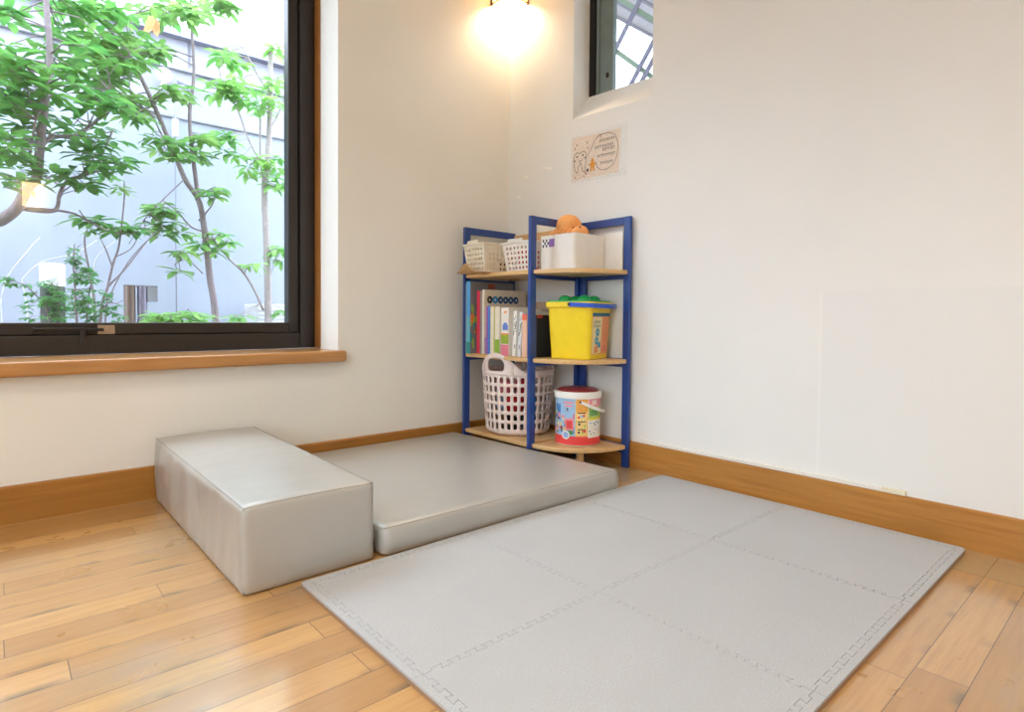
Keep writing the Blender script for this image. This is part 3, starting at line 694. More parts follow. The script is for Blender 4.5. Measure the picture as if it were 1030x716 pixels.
# wire-thin white bail hanging to the right
m = MB(); pa = math.radians(225+3); P0 = Vector(((RB+.006)*math.cos(pa), (RB+.006)*math.sin(pa), HB-.022)); Pn = Vector((-(RB+.006)*math.cos(pa), -(RB+.006)*math.sin(pa), HB-.022))
side = Vector((math.cos(pa+PI/2), math.sin(pa+PI/2), 0)); pts = []
for k in range(25):
    a = PI*k/24; pts.append(P0*((1+math.cos(a))/2)+Pn*((1-math.cos(a))/2)+side*math.sin(a)*(RB+.017)+Vector((0, 0, -.045*math.sin(a))))
m.ribbon(pts, (0, 0, 1), .012, .0035); m.obj('handle', WHITE, t, bevel=.001)
for P in (P0, Pn):
    m = MB(); m.ball(P, .004); m.obj('pivot', BLACK, t, smooth=True)

# ------------------------------------------------------------------ books on the middle board
class OffMB(MB):
    """adds printed shapes to an existing mesh, in the material slots after the first"""
    def __init__(s, mb): s.b = mb.b
    def vf(s, vs, m=0): return MB.vf(s, vs, m+1)
    def face(s, pts, m=0): return MB.face(s, pts, m+1)
def book(name, label, y0, y1, h, depth, spine, cover, page=WHITE, cat='book', lean=0, deco=None, x=-.286, group='books on the middle shelf'):
    """book standing with its spine to the room; y0 is the side away from the camera"""
    t = thing(name, label, cat, (x, (y0+y1)/2, ZM+.0006), 0, group); w = abs(y1-y0)-.0006; c = min(.0018, w*.22)
    t.rotation_euler = (lean, 0, 0)
    m = MB(); m.box(0, .0025, -w/2, w/2, 0, h); m.obj('spine', spine, t, bevel=.0006)
    m = MB(); m.box(.0025, depth, -w/2, -w/2+c, 0, h); m.box(.0025, depth, w/2-c, w/2, 0, h); mats = deco(OffMB(m), w, h, depth) if deco else []
    m.obj('cover', [cover]+mats, t)
    m = MB(); m.box(.0026, depth-.003, -w/2+c+.0001, w/2-c-.0001, .002, h-.003); m.obj('pages', page, t)
    return t
c_ = lambda n, rgb: mat('book_'+n, rgb, .45, .05, 60)
def sface(m, y0, y1, z0, z1, mi): m.box(-.0006, 0, y0, y1, z0, z1, mi)
def cface(m, w, x0, x1, z0, z1, mi, off=.0006): m.box(x0, x1, -w/2-off, -w/2, z0, z1, mi)
book('picture_book', 'thin grey picture book at the far end of the row', -.088, -.096, .306, .21, c_('grey_green', (130, 150, 150)), c_('slate', (106, 108, 112)), x=-.325)
def d1(m, w, h, d):
    sface(m, -w/2, w/2, .0, .05, 0); sface(m, -w/2, w/2, .05, .16, 1); 
    r = random.Random(8)
    for k in range(16): a, z = .036*r.random(), .19*r.random(); cface(m, w, a, a+.006+.012*r.random(), z, z+.012+.03*r.random(), (2, 2, 3, 4, 0)[k % 5], .0006+.00005*k)
    cface(m, w, .10, .14, h-.03, h-.008, 4)
    return [c_('teal', (30, 150, 150)), c_('sky2', (110, 190, 210)), c_('grass', (150, 190, 70)), c_('tangerine', (230, 130, 60)), c_('rust', (160, 80, 60))]
book('picture_book', 'tall sky blue picture book with a teal foot on its spine', -.099, -.124, .312, .25, c_('sky', (84, 170, 230)), c_('charcoal', (124, 122, 124)), deco=d1, x=-.328)
def d2(m, w, h, d):
    for k in range(14): cface(m, w, .012+.006*(k % 2), .020+.006*(k % 2), .03+.012*k, .037+.012*k, 0)
    return [c_('ink', (90, 80, 90))]
book('picture_book', 'red picture book with a pink spine next to the white board book', -.135, -.156, .272, .12, c_('pinkred', (226, 60, 90)), c_('palegrey', (196, 192, 192)), deco=d2, x=-.300)
RD = c_('crimson', (190, 50, 60))
def d3(m, w, h, d):
    cols = [1, 0, 1, 1, 1, 1]
    for k in range(6):
        cx = .032+.030*k; cz = h-.043; n = 16; r = .0155
        m.face([Vector((cx+r*math.cos(a), -w/2-.0007, cz+r*1.05*math.sin(a))) for a in (2*PI*j/n for j in range(n))], (2 if k == 0 else 0 if k == 1 else 1))
        cface(m, w, cx-.005, cx+.005, cz-.003, cz+.0005, 3, .0010)
        cface(m, w, cx-.001+.003*(k % 3-1), cx+.0015+.003*(k % 3-1), cz-.006, cz+.007, 3, .0011)
    cface(m, w, .004, .05, .0, .07, 4); cface(m, w, .012, .048, h-.082, h-.072, 5)
    return [c_('azure', (40, 130, 190)), c_('deepblue', (26, 70, 116)), BLACK, WHITE, c_('lilac', (190, 170, 200)), c_('mustard', (236, 196, 60))]
book('picture_book', 'large cream board book with a row of blue circles along its cover top', -.168, -.182, .276, .245, c_('ivory', (236, 228, 214)), c_('ivory_cover', (226, 212, 190)), deco=d3, x=-.297)
book('picture_book', 'low purple picture book in the middle of the row', -.184, -.193, .204, .19, c_('purple', (170, 90, 190)), c_('lav', (206, 190, 214)))
book('picture_book', 'low bright blue picture book beside the purple one', -.194, -.209, .207, .19, c_('blue', (80, 140, 220)), c_('pale', (228, 218, 200)))
def d5(m, w, h, d):
    sface(m, -w/2, -w/2+.004, 0, h, 0); return [c_('yellowgreen', (196, 204, 70))]
book('picture_book', 'cream picture book with a yellow green stripe down its spine', -.212, -.239, .203, .19, c_('cream', (238, 226, 196)), c_('cream2', (236, 226, 204)), deco=d5)
def d6(m, w, h, d):
    sface(m, -w/2, w/2, 0, .065, 0); return [c_('leafgreen', (140, 180, 60))]
book('picture_book', 'cream picture book with a green foot on its spine', -.242, -.272, .202, .19, c_('cream3', (240, 230, 208)), c_('cream4', (240, 232, 214)), deco=d6)
def d7(m, w, h, d):
    sface(m, -w/2, w/2, 0, .045, 0); sface(m, -w/2, w/2, .048, .085, 1); sface(m, -w/2, w/2, .085, .092, 2); sface(m, -w/2*.8, w/2*.6, .105, .128, 3); sface(m, -w/2*.5, w/2*.3, .128, .136, 3); sface(m, -w/2*.5, w/2*.2, .175, .185, 2)
    return [c_('rosy', (232, 130, 150)), c_('olive', (150, 176, 50)), c_('orange', (236, 150, 80)), c_('bluefig', (100, 130, 210))]
book('picture_book', 'white picture book with stacked pink, green and blue pictures', -.283, -.330, .197, .19, c_('white2', (240, 232, 220)), c_('white3', (240, 234, 224)), deco=d7)
def d8(m, w, h, d):
    r = random.Random(3)
    for k in range(12): y = -w/2+w*.8*r.random(); z = h*.15+h*.7*r.random(); sface(m, y, min(y+.004, w/2), z, z+.014*r.random()+.004, k % 3)
    return [c_('olive2', (170, 160, 70)), c_('bluegrey', (120, 150, 180)), c_('dark', (90, 80, 70))]
book('picture_book', 'leaning white picture book with small olive drawings', -.352, -.372, .185, .18, c_('white4', (240, 234, 224)), c_('white5', (236, 230, 222)), deco=d8, lean=.05)
book('picture_book', 'leaning pale grey picture book with blue marks', -.384, -.402, .180, .18, c_('greywhite', (222, 224, 226)), c_('greywhite2', (222, 224, 226)), deco=d8, lean=.07)
def d9(m, w, h, d):
    sface(m, -w/2, w/2, h-.025, h, 0); return [c_('coral', (236, 110, 80))]
book('picture_book', 'peach picture book with a coral top hidden partly by the middle post', -.412, -.440, .172, .18, c_('peach', (238, 190, 160)), c_('peach2', (238, 200, 176)), deco=d9)
# flat grey-brown game box behind the low books, dark box past the post
m = MB(); m.box(-.085, -.030, -.440, -.275, ZM+.0006, ZM+.225); m.box(-.086, -.029, -.441, -.274, ZM+.19, ZM+.226)
tag(m.obj('game_box', c_('kraft', (176, 150, 122)), bevel=.002), 'plain kraft coloured box standing behind the low books', 'box')
def d10(m, w, h, d):
    sface(m, w/2-.008, w/2, 0, h*.8, 0); cface(m, w, .0, .03, h-.012, h, 1); return [c_('cyan', (70, 170, 230)), c_('redtop', (190, 70, 70))]
BNK = book('picture_book', 'dark navy book with a cyan edge between the middle post and yellow bucket', -.4455, -.4695, .168, .11, c_('navy', (40, 44, 60)), c_('navy2', (36, 38, 48)), deco=d10, x=-.258)

# ------------------------------------------------------------------ laundry basket
LB = Vector((-.166, -.258, ZS[0]+.0008))
t = thing('laundry_basket', 'tall white perforated laundry basket with oval hand holes on the bottom shelf', 'basket', LB)
th0 = math.radians(190); r0, r1, HL, HD = .136, .157, .344, .272
def rad(z): return r0+(r1-r0)*min(1, z/.30)**.8 - .02*max(0, 1-z/.016)**2
def rim(a): return HD+(HL-HD)*max(0, math.cos(2*(a-th0)))**1.15
def lf(a, z): return Vector((rad(z)*math.cos(a), rad(z)*math.sin(a), z))
m = MB(); NC, NR = 32, 6; za, zb = .022, .252
for i in range(NC):
    a0_, a1_ = th0+2*PI*(i-.5)/NC, th0+2*PI*(i+.5)/NC
    m.quadf(lf, a0_, a1_, .0, za, 0, 1, 5)
    for r in range(NR):
        v0, v1 = za+(zb-za)*r/NR, za+(zb-za)*(r+1)/NR; m.cell(lf, a0_, a1_, v0, v1, (a1_-a0_)*.275, (v1-v0)*.34, k=3)
def up(a, v): return lf(a, zb+(rim(a)-zb)*v)
hh = 2*PI*3.5/NC
for s in (0, 1):
    c = th0+s*PI
    m.cell(up, c-hh*.8, c+hh*.8, 0, 1, .285, .30, k=10, cv=.50)
    m.quadf(up, c+hh*.8, c+PI-hh*.8, 0, 1, 0, 24, 3)
m.b.faces.new([m.b.verts.new(lf(2*PI*j/48, .0)) for j in range(48)])
m.obj('body', BASKP, t, smooth=True, solid=.003, weld=.0002, angle=50, offset=-1)
m = MB(); m.tube([lf(2*PI*k/96+th0, rim(2*PI*k/96+th0)) for k in range(97)], .0034, 8, cap=False); m.obj('rim', BASKP, t, smooth=True)
zf = ZS[0]+.006
TOYS = [('ball', 'black ball low in the laundry basket, front', (-.060, -.020), .0, .036, BLACK), ('ball', 'navy ball low in the laundry basket, right side', (.010, -.065), .0, .036, NAVY),
        ('ball', 'brown ball low in the laundry basket, left side', (-.03, .058), .0, .036, mat('ochre_plastic', (150, 110, 60), .5)), ('ball', 'dark green ball low in the laundry basket, back', (.058, .018), .0, .036, mat('dark_green', (40, 70, 50), .5)),
        ('ball', 'red ball in the middle of the laundry basket', (-.050, -.035), .078, .045, RED), ('ball', 'teal ball in the middle of the laundry basket', (.030, -.050), .072, .038, TEAL),
        ('ball', 'pale blue ball in the middle of the laundry basket, left side', (-.03, .055), .070, .040, mat('pale_blue_plastic', (150, 176, 210), .5)), ('ball', 'pink ball high in the laundry basket', (-.058, .02), .148, .036, PINK),
        ('ball', 'red ball high in the laundry basket beside the middle post', (-.02, -.06), .160, .040, mat('crimson_plastic', (190, 36, 50), .4)), ('ball', 'orange ball high in the laundry basket, right side', (.055, .0), .148, .040, mat('orange_plastic', (230, 120, 60), .4))]
for nm, lb, (dx, dy), z, r, mt in TOYS:
    m = MB(); m.ball((0, 0, r), r, n=24, k=16); m.lathe([(r*1.004, r-.002), (r*1.004, r+.002)], n=32, cap0=False, cap1=False)
    o = tag(m.obj('toy_ball', mt, smooth=True), lb, 'ball', 'toy balls in the laundry basket'); o.location = (LB.x+dx, LB.y+dy, zf+z)

# ------------------------------------------------------------------ notice, cable cover, tape
t = thing('notice_sign', 'hand drawn notice with a tooth and speech bubble on the right wall', 'notice', (0, -.545, 1.26))
m = MB(); m.face([(-.0012, -.412+.545, 1.351-1.26), (-.0012, -.414+.545, 1.172-1.26), (-.0012, -.664+.545, 1.166-1.26), (-.0012, -.671+.545, 1.338-1.26)])
m.obj('paper', mat('notice_paper', (238, 220, 200), .7, .03), t, solid=.0008, offset=0)
m = MB(); m.face([(-.0022, -.405+.545, 1.358-1.26), (-.0022, -.407+.545, 1.162-1.26), (-.0022, -.700+.545, 1.150-1.26), (-.0022, -.706+.545, 1.352-1.26)])
m.obj('clear_film', film_mat('clear_film', (240, 240, 236), .12, .15), t)
INK = mat('ink', (70, 60, 60), .6); INKB = mat('ink_brown', (140, 70, 60), .6); ORP = mat('figure_orange', (232, 160, 60), .6)
def np_(u, v): return Vector((-.0030, .133-.255*u, -.092+.180*v-.006*u+.0*v))    # u right, v up on the sheet
def stroke(m, pts, w, mi=0):
    for (a, b) in zip(pts, pts[1:]):
        A, Bq = np_(*a), np_(*b); d = (Bq-A); q = Vector((0, -d.z, d.y)).normalized()*w/2; m.face([A-q, Bq-q, Bq+q, A+q], mi)
m = MB()
stroke(m, [(.06, .62), (.04, .5), (.05, .35), (.09, .2), (.12, .18), (.15, .32), (.19, .42), (.22, .3), (.24, .2), (.29, .2), (.30, .35), (.32, .5), (.31, .62), (.25, .66), (.18, .63), (.11, .66), (.06, .62)], .0021)
stroke(m, [(.10, .56), (.135, .56)], .006); stroke(m, [(.225, .575), (.26, .575)], .006); stroke(m, [(.15, .46), (.18, .44), (.21, .45), (.22, .48)], .003); stroke(m, [(.04, .48), (.08, .47)], .005); stroke(m, [(.27, .5), (.31, .51)], .005)
for p in ((.06, .78), (.1, .86), (.33, .86), (.34, .74), (.07, .1), (.26, .1)): stroke(m, [p, (p[0]+.015, p[1]-.05)], .003)
stroke(m, [(.28, .18), (.33, .1)], .004, 1)
stroke(m, [(.34, .52), (.42, .68), (.50, .86), (.62, .95), (.78, .95), (.90, .88), (.96, .72), (.97, .55), (.95, .38), (.88, .22), (.76, .14), (.64, .14), (.55, .22), (.52, .36)], .0019)
stroke(m, [(.53, .9), (.58, .95), (.64, .93), (.60, .88), (.66, .96)], .002, 1)
rr = random.Random(11)
for (u0, u1, v) in ((.60, .90, .80), (.50, .86, .67), (.66, .88, .59), (.56, .92, .46), (.62, .88, .29)):
    u = u0
    while u < u1:
        w = .022+.012*rr.random()
        stroke(m, [(u, v+.022), (u+w*.8, v+.03)], 0.003); stroke(m, [(u+w*.35, v+.04), (u+w*.3, v-.025)], .0022)
        if rr.random() > .4: stroke(m, [(u, v-.008), (u+w*.8, v-.015)], .0022)
        u += w+.012
m.obj('drawing', [INK, INKB], t)
m = MB()
for (u, v, a, b) in ((.45, .40, .035, .05), (.45, .30, .05, .075), (.42, .20, .018, .05), (.48, .20, .018, .05), (.39, .32, .03, .02), (.51, .32, .03, .02)):
    m.face([np_(u+a*math.cos(k*PI/8), v+b*math.sin(k*PI/8)) for k in range(16)], 0)
m.face([np_(.345+.025*math.cos(k*PI/6), .20+.035*math.sin(k*PI/6)) for k in range(12)], 1); m.obj('figure_sticker', [ORP, INK], t)

t = thing('cable_cover', 'thin white cable cover running along the top of the right baseboard', 'cable cover', (0, -1.2, .105))
m = MB(); m.box(-.010, -.0002, -1.612+1.2, -.748+1.2, -.001, .011); m.obj('channel', WHITEP, t, bevel=.002)
m = MB(); m.box(-.0115, -.0002, -1.672+1.2, -1.612+1.2, -.001, .0125); m.obj('end_piece', mat('aged_white', (232, 222, 196), .4), t, bevel=.002)
for i, (y, z, l, an, lb) in enumerate(((-.065, 1.155, .035, .35, 'short strip of clear tape on the right wall nearest the corner'), (-.26, 1.255, .06, .25, 'longer strip of clear tape on the right wall beside the notice'), (-.115, 1.24, .03, .2, 'tiny scrap of clear tape on the right wall between the other two'))):
    m = MB(); m.box(-.0008, -.0002, -l/2, l/2, -.005, .005); o = tag(m.obj('tape_strip', mat('tape', (248, 244, 236), .35)), lb, 'tape', 'tape strips on the right wall')
    o.location = (0, y, z); o.rotation_euler = (an, 0, 0)

# ------------------------------------------------------------------ outside: garden behind the window
def concrete(name, rgb):
    k = NT(name); p = k.pos(); f = k.noise(p, 1.6, 5, .6); g = k.noise(p, 40, 3); c = lin(rgb)
    mp = k.n('ShaderNodeMapping'); mp.inputs['Scale'].default_value = (3, 3, .5); k.put(p, mp.inputs[0]); st = k.noise(mp.outputs[0], 2.5, 4)
    col = k.mix(k.ramp(f, .35, .7), c, tuple(v*.9 for v in c)); col = k.mix(k.math('MULTIPLY', k.ramp(st, .5, .75), .35), col, tuple(min(1, v*1.1) for v in c))
    k.put(col, k.b.inputs['Base Color']); k.b.inputs['Roughness'].default_value = .85; k.bump(g, .15, .003); return k.m
CONC = concrete('pale_concrete', (160, 166, 182)); CONC2 = concrete('upper_concrete', (156, 156, 168)); FAC = concrete('facade_paint', (156, 156, 166))
m = MB(); m.box(-30, 30, -30, 30, -.3, -.15); struct(m.obj('floor_garden', mat('garden_soil', (120, 110, 96), .9, .2, 12)), 'garden ground outside the window', 'ground')
t = thing('garden_wall', 'pale concrete garden wall with a coping ledge behind the trees', 'wall', (-1, 2.6, -.15))
def gw(o): o.parent = t; o.matrix_parent_inverse = Matrix.Translation((1, -2.6, .15)); return o
m = MB(); m.box(-7, 5, 2.6, 2.72, -.15, 1.97)
gw(m.obj('lower_wall', CONC)); m = MB(); m.box(-7, 5, 2.58, 2.74, 1.97, 2.0); gw(m.obj('ledge', CONC2, bevel=.006))
m = MB(); m.box(-7, 5, 2.66, 2.74, 2.0, 2.33); gw(m.obj('upper_wall', CONC2)); m = MB(); m.box(-7, 5, 2.63, 2.76, 2.33, 2.36); gw(m.obj('coping', mat('grey_coping', (150, 152, 164), .8), bevel=.006))
t = thing('neighbour_building', 'pale low building with a grey roof edge beyond the garden wall', 'building', (0, 4.2, -.15))
m = MB(); m.box(-7, 7, 0, 2.5, 0, 3.33); m.obj('facade', FAC, t)
m = MB(); m.box(-7, 7, -.10, 2.6, 3.33, 3.41); m.obj('roof_edge', mat('grey_roof', (140, 142, 156), .7), t)
for i, x in enumerate((-2.6, -1.5, -.42, .35, 1.2)):
    m = MB(); m.box(x-.012, x+.012, -.006, 0, .4, 3.33); m.obj('panel_joint', mat('joint_grey', (110, 110, 118), .8), t)
# fittings on the garden wall
o = at(164, 77, 2.63); t = thing('wall_disc', 'round white disc fitting mounted on the upper garden wall', 'fitting', (o.x, 2.64, o.z))
m = MB(); Mr = Matrix.Rotation(PI/2, 4, 'X'); pr = [(.0, 0), (.045, .002), (.052, .010), (.05, .022), (.02, .03)]
n = 28; rings = [[m.b.verts.new((r*math.cos(2*PI*j/n), -z-.03, r*math.sin(2*PI*j/n))) for j in range(n)] for r, z in pr[1:]]
for a, b in zip(rings, rings[1:]):
    for j in range(n): m.vf([a[j], a[(j+1) % n], b[(j+1) % n], b[j]])
m.vf(rings[0]); m.vf(rings[-1]); m.obj('disc', WHITE, t, smooth=True, angle=50)
m = MB(); m.box(-.014, .014, -.04, .018, -.085, -.045); m.tube([(0, -.02, -.06), (0, .018, -.06)], .012, 10); m.obj('mount', mat('fitting_white', (220, 220, 226), .5), t, bevel=.003)
t = thing('wall_pipe', 'thin pale conduit pipe running down the garden wall beside the disc', 'pipe', (o.x+.06, 2.60, o.z))
m = MB(); m.tube([(.05, .045, -.03), (.01, .03, -.03), (0, -.03, -.05), (0, -.035, -.15), (0, -.035, -2.0)], .005, 8); m.obj('conduit', mat('conduit_grey', (150, 152, 164), .5), t, smooth=True)
m = MB(); m.box(-.018, .018, -.05, -.018, -.42, -.30); m.obj('junction_box', WHITE, t, bevel=.004)
t = thing('wall_pipe', 'short dark horizontal pipe on the upper garden wall', 'pipe', (-.7, 2.62, 2.08))
m = MB(); pp = [at(*q, 2.61)-Vector((-.7, 2.62, 2.08)) for q in ((181, 82), (185, 84), (200, 89), (215, 94))]; m.tube(pp, .008, 8); m.ball(pp[0], .02); m.obj('conduit', mat('pipe_grey', (150, 152, 166), .5), t, smooth=True)
# garden bollard light
bp = at(53, 296, 1.05); t = thing('garden_light', 'white topped bollard light with a dark post among the ferns', 'garden light', (bp.x, 1.05, -.15))
zt = at(53, 265, 1.05).z+.15; zm = at(53, 288, 1.05).z+.15
m = MB(); m.lathe([(.043, 0), (.043, zm)], n=32); m.obj('post', mat('bollard_green', (58, 70, 62), .5), t, smooth=True, angle=50)
m = MB(); m.lathe([(.045, zm), (.045, zt-.006), (.04, zt)], n=32); m.obj('diffuser', mat('opal_white', (238, 242, 244), .4), t, smooth=True, angle=50)
# bent metal pipe stump
bp = at(136, 300, 1.95); t = thing('metal_post', 'twin brown and grey metal posts with a box bracket by the garden wall', 'post', (bp.x, 1.95, -.15))
zt = at(136, 287, 1.95).z+.15
m = MB(); m.lathe([(.03, 0), (.03, zt)], c=(-.028, 0, 0), n=24); m.obj('post', mat('brown_metal', (110, 92, 84), .4, metal=.4), t, smooth=True, angle=50)
m = MB(); m.lathe([(.026, 0), (.026, zt-.002)], c=(.036, 0, 0), n=24); m.obj('post', mat('grey_violet_metal', (128, 120, 140), .4, metal=.4), t, smooth=True, angle=50)
m = MB(); m.box(.06, .115, -.02, .02, zt-.095, zt-.005); m.box(-.06, .115, -.021, .021, zt-.006, zt+.004); m.obj('bracket', mat('grey_metal', (150, 150, 160), .4, metal=.4), t, bevel=.003)
# air conditioner
bp = at(270, 315, 2.2); zt = at(270, 306, 2.2).z+.15; t = thing('air_conditioner', 'white louvred outdoor air conditioner at the foot of the garden wall', 'air conditioner', (bp.x, 2.2, -.15))
m = MB(); m.box(-.125, .125, -.12, .14, .05, zt); m.obj('casing', mat('casing_grey', (190, 190, 196), .5), t, bevel=.01)
for k in range(14):
    z = zt-.03-.03*k; m = MB(); m.box(-.115, .115, -.126, -.121, z-.011, z); m.obj('louvre', mat('louvre_white', (214, 216, 222), .5), t, bevel=.001)
for x in (-.09, .09):
    m = MB(); m.box(x-.02, x+.02, -.11, .12, 0, .05); m.obj('foot', BLACK, t)

# ---- trees
LEAFA = leaf_mat('leaf_mid', (70, 132, 64), (114, 168, 84)); LEAFB = leaf_mat('leaf_light', (94, 150, 80), (150, 188, 106)); LEAFC = leaf_mat('leaf_pale', (106, 172, 90), (168, 210, 122)); FERN = leaf_mat('leaf_fern', (66, 138, 78), (112, 176, 104))
BARK = mat('bark_grey', (132, 118, 122), .8, .15, 60); BARKL = mat('bark_light', (164, 152, 152), .8, .15, 60)
def leaf(mb, base, d, nrm, L, W, m=0, droop=.25):
    d = d.normalized(); s = d.cross(nrm).normalized(); n = s.cross(d)
    P = lambda a, b: base+d*(L*a)+s*(W*b)+n*(.16*W*abs(b)*2-droop*L*a*a)
    v = [mb.b.verts.new(P(*q)) for q in ((0, 0), (.28, 0), (.66, 0), (1, 0), (.24, .40), (.68, .42), (.24, -.40), (.68, -.42))]
    b, m1, m2, tp, l1, l2, r1, r2 = v
    for f in ((b, m1, l1), (b, r1, m1), (m1, m2, l2, l1), (m1, r1, r2, m2), (m2, tp, l2), (m2, r2, tp)): mb.vf(list(f), m)
def whorl(mb, c, rng, L, n=6, wr=.40, m=0, hang=.35):
    a0 = rng.random()*6.28
    for k in range(n):
        a = a0+k*6.28/n+rng.uniform(-.3, .3); e = rng.uniform(-hang-.2, .4-hang*.4)
        d = Vector((math.cos(a)*math.cos(e), math.sin(a)*math.cos(e), math.sin(e)))
        leaf(mb, c+d*L*.12, d, Vector((rng.uniform(-.2, .2), rng.uniform(-.2, .2), 1)), L*rng.uniform(.75, 1.15), L*wr*rng.uniform(.85, 1.15), m, rng.uniform(.05, .35))
def plant(name, label, cat, stems, regions, L, leafm, barkm, seed, base, wr=.40, hang=.35, twig=.004, npl=(5, 8), group=None):
    """stems: lists of points with radii; regions: (px, py, rx, ry, y0, y1, count) where leaf whorls grow, tied by twigs to the nearest stem"""
    rng = random.Random(seed); t = thing(name, label, cat, base, 0, group); bv = Vector(base); mw = MB(); ml = MB(); nodes = []
    for pts, rad_ in stems:
        # resample to a smooth line
        P = [Vector(p) for p in pts]; Q = []; Rr = []
        for i in range(len(P)-1):
            p0, p1, p2, p3 = P[max(i-1, 0)], P[i], P[i+1], P[min(i+2, len(P)-1)]
            for k in range(5):
                u = k/5; Q.append(.5*((2*p1)+(p2-p0)*u+(2*p0-5*p1+4*p2-p3)*u*u+(3*p1-p0-3*p2+p3)*u**3)); Rr.append(rad_[0]+(rad_[1]-rad_[0])*(i+u)/(len(P)-1))
        Q.append(P[-1]); Rr.append(rad_[1]); nodes += Q; mw.tube([q-bv for q in Q], Rr, 8)
    for (px, py, rx, ry, y0, y1, cnt) in regions:
        for _ in range(cnt):
            a, r = rng.random()*6.28, math.sqrt(rng.random()); c = at(px+rx*r*math.cos(a), py+ry*r*math.sin(a), rng.uniform(y0, y1))
            nd = min(nodes, key=lambda q: (q-c).length_squared)
            mid = (nd+c)/2+Vector((rng.uniform(-.03, .03), rng.uniform(-.03, .03), rng.uniform(-.02, .04)))
            if (nd-c).length > .02: mw.tube([nd-bv, mid-bv, c-bv], [twig, twig*.7, twig*.4], 5)
            whorl(ml, c-bv, rng, L*rng.uniform(.85, 1.15), rng.randint(*npl), wr, 0, hang)
    mw.obj('trunk', barkm, t, smooth=True); ml.obj('foliage', leafm, t, smooth=True); return t
A_ = lambda pts, y, dy=0: [at(px, py, y+dy*i/max(1, len(pts)-1)) for i, (px, py) in enumerate(pts)]
def rooted(pts, y): p = at(*pts[0], y); return [Vector((p.x, p.y, -.15))]+A_(pts, y)
# big tree at the left: boughs enter from beyond the left edge
root = Vector((-2.30, 1.25, -.15))
st = [([root, root+Vector((.02, 0, .6)), at(-25, 232, 1.25), at(0, 222, 1.24), at(17, 209, 1.22), at(27, 190, 1.2), at(37, 178, 1.2), at(40, 149, 1.2), at(45, 105, 1.2), at(50, 55, 1.22), at(47, 10, 1.25), at(45, -40, 1.25)], (.030, .010)),
      (A_([(40, 149), (52, 138), (72, 137), (86, 131), (98, 120), (110, 106), (112, 92)], 1.2, .25), (.010, .005)),
      (A_([(37, 178), (30, 160), (31, 148), (36, 120)], 1.2, -.15), (.008, .004)),
      (A_([(17, 209), (54, 212), (60, 195), (69, 181), (89, 175), (98, 165), (107, 146), (114, 130)], 1.22, .2), (.010, .004)),
      (A_([(17, 209), (50, 211), (75, 215), (95, 226), (120, 235), (150, 233), (158, 240)], 1.22, .3), (.007, .002))]
plant('leafy_tree', 'big leafy green tree filling the left of the garden window', 'tree', st,
      [(38, 66, 50, 34, .95, 1.5, 29), (28, 118, 40, 34, .95, 1.45, 23), (92, 158, 34, 26, 1.1, 1.55, 18), (12, 172, 22, 26, 1.0, 1.4, 9), (66, 186, 30, 14, 1.1, 1.4, 6), (85, 60, 40, 40, 1.1, 1.7, 14), (85, 110, 40, 22, 1.1, 1.6, 12), (92, 224, 16, 5, 1.3, 1.45, 3), (130, 230, 22, 5, 1.4, 1.5, 4), (20, 12, 30, 10, 1.1, 1.6, 5), (75, 12, 40, 14, 1.2, 1.7, 12)],
      0.098, LEAFA, BARK, 5, root, wr=.44, hang=.12)
# slim forked tree in the middle
rp = at(217, 324, 1.75); rp = Vector((rp.x, rp.y, -.15))
st = [(rooted([(217, 324), (211, 278), (206, 233), (200, 202), (186, 180), (173, 148), (158, 113), (143, 80), (128, 52), (110, 28), (98, 5)], 1.75), (.022, .007)),
      (A_([(200, 202), (197, 180), (192, 140), (191, 110), (195, 75), (193, 30), (191, -10)], 1.75, .15), (.014, .007)),
      (A_([(186, 180), (165, 140), (150, 112), (138, 112)], 1.75, -.1), (.006, .003)), (A_([(206, 233), (192, 228), (178, 212), (168, 205)], 1.75, -.1), (.006, .003)),
      (A_([(200, 222), (214, 205), (215, 192)], 1.75, -.1), (.005, .003)), (A_([(204, 275), (190, 262), (182, 262)], 1.75, -.1), (.004, .002)), (A_([(110, 28), (140, 12), (180, 8), (225, 5)], 1.75, .1), (.006, .003)), (A_([(186, 180), (150, 215), (130, 245)], 1.75, -.2), (.004, .002))]
plant('leafy_tree', 'slim forked light green tree in the middle of the garden window', 'tree', st,
      [(118, 50, 34, 42, 1.5, 2.0, 35), (150, 50, 12, 8, 1.6, 1.9, 6), (140, 105, 22, 16, 1.5, 1.9, 14), (112, 75, 30, 40, 1.5, 1.9, 17), (172, 148, 22, 16, 1.5, 1.85, 12), (206, 152, 12, 16, 1.65, 1.85, 10), (180, 12, 36, 12, 1.6, 1.95, 18), (225, 6, 28, 8, 1.7, 1.95, 8), (164, 210, 18, 8, 1.55, 1.7, 7), (172, 228, 14, 14, 1.55, 1.7, 7), (183, 262, 5, 18, 1.6, 1.7, 4), (214, 192, 9, 6, 1.62, 1.7, 4), (180, 95, 12, 10, 1.6, 1.8, 6)],
      .092, LEAFB, BARK, 9, rp, wr=.46, hang=.2)
